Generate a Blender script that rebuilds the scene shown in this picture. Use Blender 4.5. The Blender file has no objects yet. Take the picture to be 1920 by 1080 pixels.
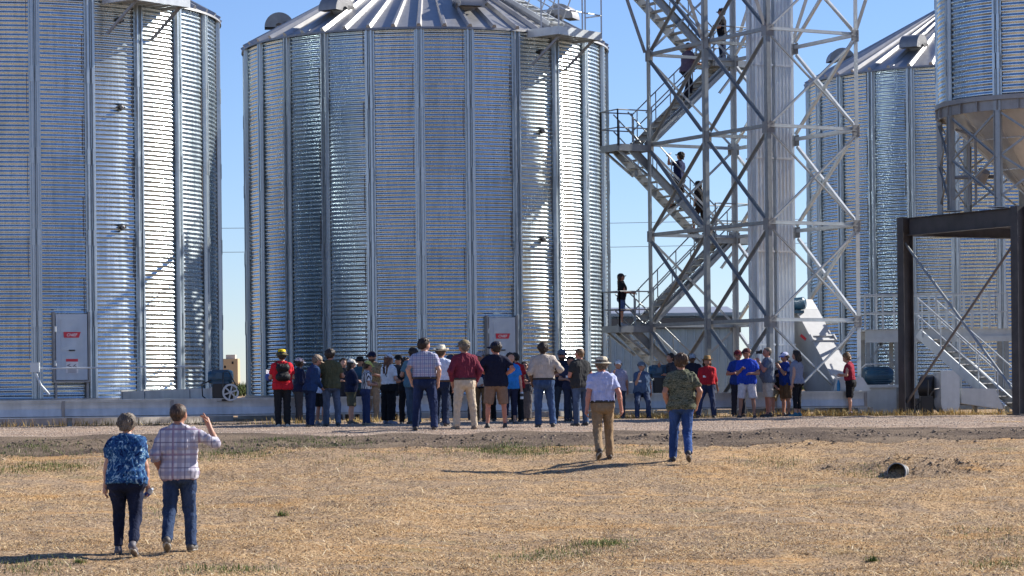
import bpy, math, random
import numpy as np
from mathutils import Vector, Matrix, Euler
R = math.radians
random.seed(7); RNG = np.random.default_rng(7)
SC = bpy.context.scene
COL = SC.collection

# ---------------------------------------------------------------- camera, sky, sun, exposure
FPX = 4776.0; HY = 728.0; ROLL = R(0.6); CAMZ = 0.85
cam = bpy.data.cameras.new('camera'); camo = bpy.data.objects.new('camera', cam); COL.objects.link(camo)
cam.sensor_width = 36; cam.lens = 36 * FPX / 1920; cam.shift_y = (HY - 540) / 1920
cam.clip_start = 0.5; cam.clip_end = 9000
camo.location = (0, 0, CAMZ); camo.rotation_euler = (R(90), ROLL, 0)
SC.camera = camo
SUN_EL, SUN_AZ = R(33), R(67)          # azimuth from +Y towards +X
sun_dir = Vector((math.sin(SUN_AZ) * math.cos(SUN_EL), math.cos(SUN_AZ) * math.cos(SUN_EL), math.sin(SUN_EL)))
w = bpy.data.worlds.new('World'); SC.world = w; w.use_nodes = True
nt = w.node_tree; bg = nt.nodes['Background']
sky = nt.nodes.new('ShaderNodeTexSky'); sky.sky_type = 'NISHITA'; sky.sun_disc = False
sky.sun_elevation = SUN_EL; sky.sun_rotation = SUN_AZ; sky.altitude = 300; sky.air_density = 1.0; sky.dust_density = 0.0; sky.ozone_density = 3.5
tint = nt.nodes.new('ShaderNodeMix'); tint.data_type = 'RGBA'; tint.blend_type = 'MULTIPLY'; tint.inputs[0].default_value = 1; tint.inputs[7].default_value = (.88, .955, 1.23, 1)
nt.links.new(sky.outputs[0], tint.inputs[6]); nt.links.new(tint.outputs[2], bg.inputs[0]); bg.inputs[1].default_value = 0.064
sl = bpy.data.lights.new('sun', 'SUN'); sl.energy = 4.4; sl.angle = R(0.5); sl.color = (1, .94, .85)
so = bpy.data.objects.new('sun', sl); COL.objects.link(so)
so.rotation_euler = sun_dir.to_track_quat('Z', 'Y').to_euler()
vs = SC.view_settings; vs.view_transform = 'Standard'; vs.look = 'None'; vs.gamma = 1; vs.exposure = 1.0

# ---------------------------------------------------------------- picture coordinates -> world (photo is 1920x1080)
cR, sR = math.cos(ROLL), math.sin(ROLL)
def W(px, py, D):
    u = (px - 960) / FPX; v = (HY - py) / FPX
    return Vector(((u * cR + v * sR) * D, D, CAMZ + (-u * sR + v * cR) * D))
def XZ(px, D, z=0.0):
    """world x of photo column px at depth D for a point at height z"""
    v = (z - CAMZ) / D
    u = (px - 960) / FPX
    return (u + v * sR) / cR * D if True else 0

# ---------------------------------------------------------------- object helpers
def tag(o, label=None, cat=None, group=None, kind=None):
    if label: o['label'] = label
    if cat: o['category'] = cat
    if group: o['group'] = group
    if kind: o['kind'] = kind
    return o
def empty(name, loc=(0, 0, 0), rz=0.0, parent=None):
    o = bpy.data.objects.new(name, None); COL.objects.link(o)
    o.location = loc; o.rotation_euler = (0, 0, rz); o.empty_display_size = .2
    if parent: o.parent = parent
    return o
def link_mesh(name, me, mats, parent=None, loc=None, rz=None):
    o = bpy.data.objects.new(name, me); COL.objects.link(o)
    for m in (mats if isinstance(mats, (list, tuple)) else [mats]): me.materials.append(m)
    if parent: o.parent = parent
    if loc is not None: o.location = loc
    if rz is not None: o.rotation_euler = (0, 0, rz)
    return o
def copy_tree(o, parent=None):
    c = o.copy(); COL.objects.link(c)
    if parent: c.parent = parent
    for ch in list(o.children): copy_tree(ch, c)
    return c
class MB:
    """collects faces and links them as ONE mesh"""
    def __init__(s): s.v = []; s.f = []; s.m = []
    def add(s, verts, faces, mi=0):
        n = len(s.v); s.v.extend([tuple(map(float, p)) for p in verts])
        s.f.extend([tuple(i + n for i in f) for f in faces]); s.m.extend([mi] * len(faces)); return s
    def box(s, c, size, ax=None, mi=0):
        c = Vector(c); ex, ey, ez = (Vector((1, 0, 0)), Vector((0, 1, 0)), Vector((0, 0, 1))) if ax is None else [Vector(a).normalized() for a in ax]
        hx, hy, hz = [d / 2 for d in size]
        P = [c + ex * (i * hx) + ey * (j * hy) + ez * (k * hz) for k in (-1, 1) for j in (-1, 1) for i in (-1, 1)]
        F = [(0, 2, 3, 1), (4, 5, 7, 6), (0, 1, 5, 4), (2, 6, 7, 3), (0, 4, 6, 2), (1, 3, 7, 5)]
        return s.add(P, F, mi)
    def frame(s, a, b, up=(0, 0, 1)):
        a, b = Vector(a), Vector(b); t = (b - a).normalized(); up = Vector(up)
        if abs(t.dot(up)) > .98: up = Vector((1, 0, 0))
        x = t.cross(up).normalized(); y = x.cross(t).normalized(); return a, b, t, x, y
    def beam(s, a, b, w_, h, up=(0, 0, 1), mi=0):
        a, b, t, x, y = s.frame(a, b, up)
        return s.box((a + b) / 2, (w_, h, (b - a).length), (x, y, t), mi)
    def angle(s, a, b, w_, t_, up=(0, 0, 1), mi=0, sx=1, sy=1):
        """angle iron"""
        a, b, t, x, y = s.frame(a, b, up); x = x * sx; y = y * sy; L = (b - a).length; m = (a + b) / 2
        s.box(m + x * (w_ / 2), (w_, t_, L), (x, y, t), mi)
        return s.box(m + y * (w_ / 2 + t_ / 2), (t_, w_ - .001, L), (x, y, t), mi)
    def channel(s, a, b, d, fl, t_, up=(0, 0, 1), mi=0, sx=1):
        a, b, t, x, y = s.frame(a, b, up); x = x * sx; L = (b - a).length; m = (a + b) / 2
        s.box(m, (t_, d, L), (x, y, t), mi)
        for q in (-1, 1): s.box(m + y * (q * (d / 2 + t_ / 2)) + x * (fl / 2 - t_ / 2), (fl, t_, L), (x, y, t), mi)
        return s
    def hbeam(s, a, b, d, fl, t_, up=(0, 0, 1), mi=0):
        a, b, t, x, y = s.frame(a, b, up); L = (b - a).length; m = (a + b) / 2
        s.box(m, (t_, d, L), (x, y, t), mi)
        for q in (-1, 1): s.box(m + y * (q * (d / 2 + t_ / 2)), (fl, t_, L), (x, y, t), mi)
        return s
    def tube(s, pts, r, n=8, mi=0, cap=True):
        pts = [Vector(p) for p in pts]; rs = r if isinstance(r, (list, tuple)) else [r] * len(pts)
        V = []; F = []; x = None
        for i, p in enumerate(pts):
            t = (pts[min(i + 1, len(pts) - 1)] - pts[max(i - 1, 0)]).normalized()
            if x is None:
                up = Vector((0, 0, 1)) if abs(t.z) < .9 else Vector((1, 0, 0)); x = t.cross(up).normalized()
            x = (x - t * x.dot(t)).normalized(); y = t.cross(x)
            V += [p + (x * math.cos(2 * math.pi * k / n) + y * math.sin(2 * math.pi * k / n)) * rs[i] for k in range(n)]
        for i in range(len(pts) - 1):
            for k in range(n):
                F.append((i * n + k, i * n + (k + 1) % n, (i + 1) * n + (k + 1) % n, (i + 1) * n + k))
        if cap: F.append(tuple(range(n))[::-1]); F.append(tuple((len(pts) - 1) * n + k for k in range(n)))
        return s.add(V, F, mi)
    def cyl(s, a, b, r, n=16, mi=0): return s.tube([a, b], r, n, mi)
    def lathe(s, prof, n=32, c=(0, 0, 0), mi=0, a0=0.0, a1=2 * math.pi, axis=None):
        full = abs(a1 - a0 - 2 * math.pi) < 1e-6; m = n if full else n + 1
        V = []; F = []; c = Vector(c)
        M = Matrix.Identity(3) if axis is None else Vector(axis).to_track_quat('Z', 'Y').to_matrix()
        for r, z in prof:
            for k in range(m):
                a = a0 + (a1 - a0) * k / n; V.append(c + M @ Vector((r * math.cos(a), r * math.sin(a), z)))
        for i in range(len(prof) - 1):
            for k in range(n):
                k2 = (k + 1) % m; F.append((i * m + k, i * m + k2, (i + 1) * m + k2, (i + 1) * m + k))
        return s.add(V, F, mi)
    def prism(s, poly, a, b, mi=0):
        """poly: list of Vectors (planar loop); extruded by vector b-a"""
        d = Vector(b) - Vector(a); n = len(poly); V = [Vector(p) for p in poly] + [Vector(p) + d for p in poly]
        F = [tuple(range(n))[::-1], tuple(range(n, 2 * n))] + [(i, (i + 1) % n, n + (i + 1) % n, n + i) for i in range(n)]
        return s.add(V, F, mi)
    def mesh(s, name, smooth=None):
        me = bpy.data.meshes.new(name); me.from_pydata(s.v, [], s.f)
        if any(s.m): me.polygons.foreach_set('material_index', s.m)
        if smooth is not None:
            me.polygons.foreach_set('use_smooth', [True] * len(s.f))
            if smooth < 179: me.set_sharp_from_angle(angle=R(smooth))
        me.update(); return me
    def build(s, name, mats, parent=None, smooth=None, fix=True):
        me = s.mesh(name, smooth)
        if fix:
            import bmesh
            bm = bmesh.new(); bm.from_mesh(me); bmesh.ops.recalc_face_normals(bm, faces=bm.faces); bm.to_mesh(me); bm.free()
        return link_mesh(name, me, mats, parent)
def np_mesh(name, V, F, smooth=True, mats=None, mi=None):
    """V (n,3) float, F (m,3|4) int"""
    me = bpy.data.meshes.new(name); n, k = F.shape
    me.vertices.add(len(V)); me.vertices.foreach_set('co', np.ascontiguousarray(V, dtype=np.float32).ravel())
    me.loops.add(n * k); me.loops.foreach_set('vertex_index', np.ascontiguousarray(F, dtype=np.int32).ravel())
    me.polygons.add(n); me.polygons.foreach_set('loop_start', np.arange(0, n * k, k, dtype=np.int32))
    me.polygons.foreach_set('loop_total', np.full(n, k, dtype=np.int32))
    if smooth: me.polygons.foreach_set('use_smooth', np.ones(n, dtype=bool))
    if mi is not None: me.polygons.foreach_set('material_index', np.ascontiguousarray(mi, dtype=np.int32))
    me.update(calc_edges=True); return me

# ---------------------------------------------------------------- materials
MATS = {}
class NB:
    def __init__(s, name):
        s.m = bpy.data.materials.new(name); s.m.use_nodes = True; s.t = s.m.node_tree
        s.b = s.t.nodes['Principled BSDF']; s.co = s.t.nodes.new('ShaderNodeTexCoord')
    def n(s, ty, **kw):
        q = s.t.nodes.new(ty)
        for k, v in kw.items(): setattr(q, k, v)
        return q
    def l(s, a, b): s.t.links.new(a, b)
    def mapping(s, scale=(1, 1, 1), coord='Object', rot=(0, 0, 0)):
        q = s.n('ShaderNodeMapping'); q.inputs['Scale'].default_value = scale; q.inputs['Rotation'].default_value = rot
        s.l(s.co.outputs[coord], q.inputs[0]); return q.outputs[0]
    def noise(s, scale, vec=None, detail=3, rough=.55, dist=0):
        q = s.n('ShaderNodeTexNoise'); q.inputs['Scale'].default_value = scale; q.inputs['Detail'].default_value = detail
        q.inputs['Roughness'].default_value = rough; q.inputs['Distortion'].default_value = dist
        s.l(vec if vec is not None else s.co.outputs['Object'], q.inputs['Vector']); return q.outputs['Fac']
    def ramp(s, fac, stops, interp='LINEAR'):
        q = s.n('ShaderNodeValToRGB'); q.color_ramp.interpolation = interp; e = q.color_ramp.elements
        while len(e) < len(stops): e.new(.5)
        for i, (p, c) in enumerate(stops):
            e[i].position = p; e[i].color = (*c, 1) if isinstance(c, (tuple, list)) else (c, c, c, 1)
        s.l(fac, q.inputs[0]); return q.outputs[0]
    def mix(s, fac, a, b, mode='MIX'):
        q = s.n('ShaderNodeMix'); q.data_type = 'RGBA'; q.blend_type = mode
        if isinstance(fac, (int, float)): q.inputs[0].default_value = fac
        else: s.l(fac, q.inputs[0])
        for i, v in ((6, a), (7, b)):
            if isinstance(v, (tuple, list)): q.inputs[i].default_value = (*v, 1)
            else: s.l(v, q.inputs[i])
        return q.outputs[2]
    def math(s, op, a, b=0.0, c=None):
        q = s.n('ShaderNodeMath'); q.operation = op
        for i, v in enumerate((a, b, c)):
            if v is None: continue
            if isinstance(v, (int, float)): q.inputs[i].default_value = v
            else: s.l(v, q.inputs[i])
        return q.outputs[0]
    def bump(s, h, strength=.3, dist=.02):
        q = s.n('ShaderNodeBump'); q.inputs['Strength'].default_value = strength; q.inputs['Distance'].default_value = dist
        s.l(h, q.inputs['Height']); s.l(q.outputs[0], s.b.inputs['Normal'])
    def base(s, c):
        if isinstance(c, (tuple, list)): s.b.inputs['Base Color'].default_value = (*c, 1)
        else: s.l(c, s.b.inputs['Base Color'])
    def set(s, **kw):
        for k, v in kw.items():
            k = {'rough': 'Roughness', 'metal': 'Metallic', 'spec': 'Specular IOR Level'}[k]
            if isinstance(v, (int, float)): s.b.inputs[k].default_value = v
            else: s.l(v, s.b.inputs[k])
        return s.m
def galv(name, lo=.5, hi=.66, rough=.34, metal=.88, scale=6, tint=(1, 1, 1), streak=True):
    q = NB(name)
    n1 = q.noise(scale, detail=4); n2 = q.noise(2.2, q.mapping((3, 3, .25)), detail=3)
    n = q.math('ADD', q.math('MULTIPLY', n1, .55), q.math('MULTIPLY', n2, .45)) if streak else n1
    q.base(q.ramp(n, [(.3, tuple(lo * t for t in tint)), (.7, tuple(hi * t for t in tint))]))
    q.set(metal=metal, rough=q.math('MULTIPLY_ADD', n1, .10, rough - .05))
    return q.m
def plain(name, c, rough=.6, metal=0.0, var=.12, scale=8, bump=0):
    q = NB(name); n = q.noise(scale, detail=4)
    q.base(q.ramp(n, [(.25, tuple(x * (1 - var) for x in c)), (.75, tuple(min(1, x * (1 + var)) for x in c))]))
    q.set(rough=rough, metal=metal)
    if bump: q.bump(n, bump, .01)
    return q.m
def wall_mat():
    q = NB('galvanised_corrugated'); sp = q.n('ShaderNodeSeparateXYZ'); q.l(q.co.outputs['Object'], sp.inputs[0])
    an = q.math('FLOOR', q.math('MULTIPLY', q.math('ARCTAN2', sp.outputs[0], sp.outputs[1]), 24 / (2 * math.pi))); zz = q.math('FLOOR', q.math('MULTIPLY', sp.outputs[2], 1 / 2.15))
    cb = q.n('ShaderNodeCombineXYZ'); q.l(an, cb.inputs[0]); q.l(zz, cb.inputs[1]); wn = q.n('ShaderNodeTexWhiteNoise'); q.l(cb.outputs[0], wn.inputs['Vector'])
    st = q.noise(2.4, q.mapping((3.5, 3.5, .22)), 4, .6); n1 = q.noise(4, None, 4); sheet = q.math('MULTIPLY_ADD', wn.outputs['Value'], .16, .92)
    c = q.ramp(q.math('ADD', q.math('MULTIPLY', st, .6), q.math('MULTIPLY', n1, .4)), [(.32, (.42, .50, .53)), (.5, (.57, .66, .69)), (.7, (.64, .725, .755))])
    q.base(q.mix(1.0, c, sheet, 'MULTIPLY')); q.set(metal=.95, rough=q.math('MULTIPLY_ADD', st, .18, .17)); return q.m
GALV_WALL = wall_mat()
GALV_STIFF = galv('galvanised_stiffener', .46, .60, .36, .8, 7, (.88, .985, 1.05))
GALV_ROOF = galv('galvanised_roof', .36, .47, .44, .65, 4)
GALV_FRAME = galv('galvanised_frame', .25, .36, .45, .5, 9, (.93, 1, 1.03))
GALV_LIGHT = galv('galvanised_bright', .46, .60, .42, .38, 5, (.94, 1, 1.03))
GALV_DULL = galv('galvanised_dull', .22, .32, .5, .5, 6)
GALV_HOP = galv('galvanised_hopper', .60, .76, .36, .75, 3, (.98, .98, .95))
CONC = plain('concrete', (.40, .37, .33), .9, 0, .18, 3, .3)
DARKGAP = plain('dark_opening', (.012, .012, .013), .8)
BLACKSTEEL = plain('black_painted_steel', (.050, .045, .045), .5, 0, .35, 3)
BLACKPL = plain('black_plastic', (.015, .015, .016), .5)
TEAL = plain('teal_motor_paint', (.02, .075, .13), .35, 0, .2)
SHEDM = galv('shed_steel', .42, .50, .5, .15, 2, (.68, .92, 1.12), False)
TROUGHM = galv('galvanised_trough', .36, .62, .42, .38, 2.5, (.93, 1, 1.04))
SHEDTRIM = plain('shed_trim', (.10, .11, .12), .5)
WHITEP = plain('white_paint', (.78, .78, .78), .45, 0, .04)
REDP = plain('red_sticker', (.62, .03, .05), .4, 0, .05)
STEELROD = plain('weathered_rod', (.16, .15, .15), .5, .4)
TRUNKM = galv('galvanised_trunk', .72, .86, .30, .72, 3, (.97, 1, 1.03))
COVERM = plain('galvanised_cover', (.44, .45, .46), .7, 0, .1, 5)
DOORM = galv('door_steel', .46, .56, .42, .3, 4, (.88, .98, 1.08))
# ---------------------------------------------------------------- terrain
_gy = np.array([-4000, 8, 20, 28, 31, 41, 43.2, 44.6, 46.8, 48.2, 49.4, 50.5, 60, 4000.])
_gz = np.array([-1.4, -1.4, -1.36, -1.22, -1.12, -.71, -.59, -.43, -.22, -.12, -.03, .0, 0, 0])
_vy = RNG.normal(size=(64, 64)); _vy2 = RNG.normal(size=(96, 96))
def vnoise(x, y, tab):
    n = tab.shape[0]; xi = np.floor(x).astype(int); yi = np.floor(y).astype(int); fx = x - xi; fy = y - yi
    fx = fx * fx * (3 - 2 * fx); fy = fy * fy * (3 - 2 * fy)
    a = tab[xi % n, yi % n]; b = tab[(xi + 1) % n, yi % n]; c = tab[xi % n, (yi + 1) % n]; d = tab[(xi + 1) % n, (yi + 1) % n]
    return (a * (1 - fx) + b * fx) * (1 - fy) + (c * (1 - fx) + d * fx) * fy
def yroad(x):          # the road edge drifts nearer on the left
    return 49.0 + .02 * x
PIPE = W(1680, 886, 42.6)
def gz(x, y):
    x = np.asarray(x, float); y = np.asarray(y, float)
    z = np.interp(y, _gy, _gz)
    near = np.clip((50 - y) / 3, 0, 1) * np.clip((y - 5) / 10, 0, 1)
    z = z + near * (.035 * vnoise(x / 1.7, y / 1.7, _vy) + .014 * vnoise(x / .45, y / .45, _vy2) + .008 * vnoise(x / .16, y / .16, _vy))
    berm = np.exp(-((y - yroad(x) + 1.1) / .8) ** 2)
    z = z + berm * (.01 + .03 * vnoise(x / .9, y / .6, _vy2) + .025 * vnoise(x / .25, y / .22, _vy))
    road = np.clip((y - 49) / 1.0, 0, 1) * np.clip((75 - y) / 4, 0, 1)
    z = z + road * (.012 * vnoise(x / .5, y / .5, _vy) + .012 * vnoise(x / 2.5, y / 1.2, _vy2))
    # earth mound over the culvert pipe and the hollow at its mouth
    dx = x - PIPE.x; dy = y - PIPE.y
    z = z + .14 * np.exp(-((dx - .2) / .75) ** 2 - ((dy - .5) / .36) ** 2) + .1 * np.exp(-((dx - .8) / 1.3) ** 2 - ((dy - .7) / .6) ** 2) - .10 * np.exp(-((dx + .1) / .6) ** 2 - ((dy + .4) / .45) ** 2)
    return z
def gzf(x, y): return float(gz(np.array([x]), np.array([y]))[0])
def grid_sheet(name, xs, ys, mat, dz=0.0, zf=gz):
    X, Y = np.meshgrid(xs, ys); Z = zf(X, Y) + dz
    V = np.stack([X, Y, Z], -1).reshape(-1, 3); nx, ny = len(xs), len(ys)
    i = np.arange(ny - 1)[:, None] * nx + np.arange(nx - 1)[None]; i = i.ravel()
    F = np.stack([i, i + 1, i + nx + 1, i + nx], -1)
    return link_mesh(name, np_mesh(name, V, F), mat)
def ground_mat():
    q = NB('dry_mown_field'); P = q.mapping((1, 1, 1))
    big = q.noise(.33, P, 4, .6); mid = q.noise(1.9, P, 5, .65); fine = q.noise(26, q.mapping((1, .55, 1)), 5, .75); st = q.noise(60, q.mapping((.35, 1, 1)), 3, .7)
    straw = q.ramp(fine, [(.36, (.10, .063, .035)), (.5, (.44, .285, .15)), (.68, (.75, .535, .30))])
    soil = q.ramp(fine, [(.36, (.10, .07, .045)), (.5, (.31, .22, .14)), (.66, (.50, .37, .25))])
    m1 = q.ramp(q.math('ADD', q.math('MULTIPLY', mid, .6), q.math('MULTIPLY', big, .4)), [(.42, 0.0), (.53, 1.0)])
    c = q.mix(m1, straw, soil)
    og = q.ramp(q.noise(.9, q.mapping((.45, 1.6, 1)), 5, .7), [(.54, 0.0), (.66, .6)]); c = q.mix(og, c, (.56, .315, .115))
    g = q.ramp(q.noise(.5, q.mapping((.6, 1.4, 1)), 5, .7), [(.60, 0.0), (.72, .4)])
    c = q.mix(g, c, (.16, .18, .065))
    c = q.mix(q.ramp(st, [(.62, 0.0), (.75, .55)]), c, (.62, .48, .27))
    q.base(c); q.set(rough=.95, spec=.15)
    q.bump(q.math('ADD', fine, q.math('MULTIPLY', st, .5)), .9, .03)
    return q.m
def gravel_mat():
    q = NB('pink_gravel'); P = q.mapping((1, 1, 1))
    v = q.n('ShaderNodeTexVoronoi'); v.inputs['Scale'].default_value = 22; q.l(P, v.inputs['Vector'])
    big = q.noise(.8, q.mapping((.35, 1.3, 1)), 4, .6)
    a = q.ramp(v.outputs['Color'], [(.1, (.20, .15, .115)), (.5, (.35, .27, .205)), (.95, (.50, .41, .325))])
    b = q.ramp(v.outputs['Color'], [(.1, (.2, .145, .11)), (.6, (.38, .26, .18)), (.95, (.55, .42, .3))])
    tr_ = q.ramp(q.noise(1.3, q.mapping((.05, 1.1, 1)), 4, .6), [(.45, 0.0), (.6, .55)])
    q.base(q.mix(tr_, q.mix(q.ramp(big, [(.42, 0.0), (.6, 1.0)]), a, b), (.19, .145, .115))); q.set(rough=.95, spec=.2); q.bump(v.outputs['Distance'], .8, .03)
    return q.m
def soil_mat():
    q = NB('dark_graded_soil'); f = q.noise(18, None, 6, .75); b = q.noise(1.2, q.mapping((.4, 1, 1)), 4)
    c = q.ramp(f, [(.3, (.045, .034, .027)), (.52, (.135, .103, .08)), (.75, (.31, .245, .19))])
    q.base(q.mix(q.ramp(b, [(.45, 0.0), (.65, .6)]), c, (.33, .25, .17))); q.set(rough=.97, spec=.1); q.bump(f, 1.0, .05)
    return q.m
FIELD = ground_mat(); GRAVEL = gravel_mat(); SOIL = soil_mat()
xs = np.concatenate([[-5000, -1500, -500, -150, -60, -30, -18], np.arange(-12, 12.01, .09), [18, 30, 60, 150, 500, 1500, 5000]])
ys = np.concatenate([[-5000, -1000, -200, -60, -20, 0, 10, 18, 22, 25], np.arange(26.5, 52, .11), np.arange(52, 78, .8), [82, 90, 110, 150, 250, 500, 1000, 2000, 5000]])
tag(grid_sheet('field', xs, ys, FIELD), kind='structure')
rx = np.arange(-40, 45.01, .2)
def strip(name, y0, y1, n, mat, dz, wob):
    T = np.linspace(0, 1, n); X, TT = np.meshgrid(rx, T)
    e0 = yroad(X) - 49 + y0 + wob * vnoise(X / .7, X * 0 + 3.3, _vy); e1 = y1 + wob * 2 * vnoise(X / 1.1, X * 0 + 9.1, _vy2)
    Y = e0 + (e1 - e0) * TT; Z = gz(X, Y) + dz
    Z[0] -= .03; Z[-1] -= .03
    V = np.stack([X, Y, Z], -1).reshape(-1, 3); nx = len(rx)
    i = (np.arange(n - 1)[:, None] * nx + np.arange(nx - 1)[None]).ravel()
    return link_mesh(name, np_mesh(name, V, np.stack([i, i + 1, i + nx + 1, i + nx], -1)), mat)
tag(strip('gravel_road', 48.6, 68.6, 70, GRAVEL, .010, .25), kind='structure')
tag(strip('soil_bank', 46.7, 49.9, 26, SOIL, .022, .3), kind='structure')

# ---------------------------------------------------------------- ground cover (uncountable)
def attr_col_mat(name, stops, rough=.9):
    q = NB(name); a = q.n('ShaderNodeAttribute'); a.attribute_name = 'rnd'
    q.base(q.ramp(a.outputs['Fac'], stops)); q.set(rough=rough, spec=.2); return q.m
def blades(name, x, y, L, wd, elev, mat, rnd=None, z0=None, bend=.25):
    n = len(x); az = RNG.uniform(0, 2 * np.pi, n)
    z = (gz(x, y) if z0 is None else z0) + .004
    B = np.stack([x, y, z], -1); d = np.stack([np.cos(az) * np.cos(elev), np.sin(az) * np.cos(elev), np.sin(elev)], -1)
    s = np.stack([-np.sin(az), np.cos(az), np.zeros(n)], -1) * wd[:, None]
    mid = B + d * (L * .55)[:, None] + np.array([0, 0, 1.]) * (L * bend * .25)[:, None]
    tip = B + d * L[:, None] - np.array([0, 0, 1.]) * (L * bend * .2 * np.cos(elev))[:, None]
    V = np.stack([B - s, B + s, mid + s * .8, mid - s * .8, tip], 1).reshape(-1, 3)
    k = np.arange(n)[:, None] * 5
    F = np.concatenate([k + np.array([[0, 1, 2]]), k + np.array([[0, 2, 3]]), k + np.array([[3, 2, 4]])], 0)
    me = np_mesh(name, V, F, smooth=False)
    r = RNG.uniform(0, 1, n) if rnd is None else rnd
    at = me.attributes.new('rnd', 'FLOAT', 'POINT'); at.data.foreach_set('value', np.repeat(r, 5).astype(np.float32))
    return link_mesh(name, me, mat)
def scatter(n, y0, y1, pw=1.0):
    y = y0 + (y1 - y0) * RNG.uniform(0, 1, n) ** pw; hw = y * .205 + .6
    return RNG.uniform(-1, 1, n) * hw, y
STRAW = attr_col_mat('dry_straw', [(0, (.13, .078, .036)), (.35, (.46, .29, .135)), (.8, (.73, .515, .265)), (1, (.88, .72, .46))])
GREEN = attr_col_mat('green_grass', [(0, (.05, .085, .018)), (.6, (.12, .17, .045)), (1, (.24, .27, .09))])
GOLD = attr_col_mat('golden_grass', [(0, (.28, .18, .05)), (.6, (.5, .36, .13)), (1, (.66, .53, .26))])
x, y = scatter(330000, 26.6, 47.6, 1.25)
dens = 1.1 * vnoise(x / 1.6 + 5, y / .7, _vy2) + .8 * vnoise(x / .5, y / .25, _vy) + 1.0 * vnoise(x / 5 + 9, y / 1.8, _vy2)
keep = RNG.uniform(-1.8, 1.8, len(x)) < dens; x, y = x[keep], y[keep]; n = len(x)
tag(blades('dry_straw', x, y, RNG.uniform(.02, .085, n), RNG.uniform(.0018, .0046, n), np.abs(RNG.normal(0, R(17), n)), STRAW), kind='stuff')
x, y = scatter(5200, 26.6, 47.0, 1.2); n = len(x)
tag(blades('cut_stalks', x, y, RNG.uniform(.12, .42, n), RNG.uniform(.003, .006, n), np.abs(RNG.normal(0, R(9), n)), attr_col_mat('cut_stalk', [(0, (.16, .10, .05)), (.3, (.5, .36, .17)), (1, (.85, .72, .48))]), bend=.1), kind='stuff')
# greener patches, placed where the photograph has them (px, py of 1920x1080)
gp = []
def row_at(px, py):
    lo, hi = 27.0, 50.0
    for _ in range(40):
        m = (lo + hi) / 2; X = XZ(px, m, -.6)
        zpx = HY - ((gzf(X, m) - CAMZ) / m * FPX) - (px - 960) * .0105
        if zpx > py: lo = m
        else: hi = m
    return XZ(px, lo, -.6), lo
for px, py, sx, sy, nn in ((50, 845, 1.0, .5, 1500), (40, 880, .9, .5, 900), (120, 876, .6, .3, 400), (440, 850, .9, .5, 1300), (560, 832, 1.2, .35, 1500), (640, 838, .8, .3, 700), (940, 842, .8, .4, 1300),
                           (1020, 848, 1.1, .3, 900), (1130, 1022, .32, .3, 520), (1000, 1045, .5, .4, 260), (1060, 1040, .4, .4, 200), (1230, 850, .5, .3, 500), (1450, 870, .8, .4, 350),
                           (60, 1062, .4, .35, 300), (420, 1072, .6, .2, 420), (1850, 1010, .6, .6, 220), (700, 860, 1.2, .6, 300), (1880, 1060, .4, .3, 250), (1620, 890, .4, .3, 200), (350, 860, .5, .5, 260), (300, 960, .5, .6, 120)):
    X, Y = row_at(px, py); gp.append(np.stack([RNG.normal(X, sx * .6, nn), np.clip(RNG.normal(Y, sy * 1.1, nn), 26.6, 49)], -1))
gp = np.concatenate(gp); n = len(gp)
tag(blades('green_grass', gp[:, 0], gp[:, 1], RNG.uniform(.03, .10, n), RNG.uniform(.002, .0045, n), np.clip(RNG.normal(R(55), R(20), n), .2, 1.5), GREEN), kind='stuff')
# golden grass along the foot of the conveyors
n = 9000; x = RNG.uniform(2.2, 15.5, n); y = RNG.normal(69.0, .35, n) + .1 * x * 0
x2 = RNG.uniform(-15, -2, 2200); y2 = RNG.normal(64.3, .25, 2200) + (x2 + 8) * .05
x = np.concatenate([x, x2]); y = np.concatenate([y, y2]); k = vnoise(x / .8, y / .8, _vy) > RNG.uniform(-1.0, .9, len(x)); x, y = x[k], y[k]; n = len(x)
tag(blades('golden_grass', x, y, RNG.uniform(.08, .26, n), RNG.uniform(.004, .009, n), np.clip(RNG.normal(R(58), R(20), n), .2, 1.5), GOLD), kind='stuff')
# single green tufts one can count
def tuft(px, py, h, nn, label):
    X, Y = row_at(px, py)
    o = blades('grass_tuft', RNG.normal(0, h * .45, nn), RNG.normal(0, h * .4, nn), RNG.uniform(.5, 1.2, nn) * h, RNG.uniform(.003, .006, nn), np.clip(RNG.normal(R(50), R(22), nn), .2, 1.5), GREEN, z0=np.zeros(nn))
    o.location = (X, Y, gzf(X, Y)); tag(o, label, 'grass tuft', 'green tufts in the dry field')
tuft(529, 968, .09, 90, 'small green grass tuft alone in dry stubble right of the walking couple')
tuft(1634, 1053, .08, 80, 'small green weed tuft near bottom right of the dry field')
tuft(150, 1056, .08, 60, 'low green weed just below the shadow of the walking couple')
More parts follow.
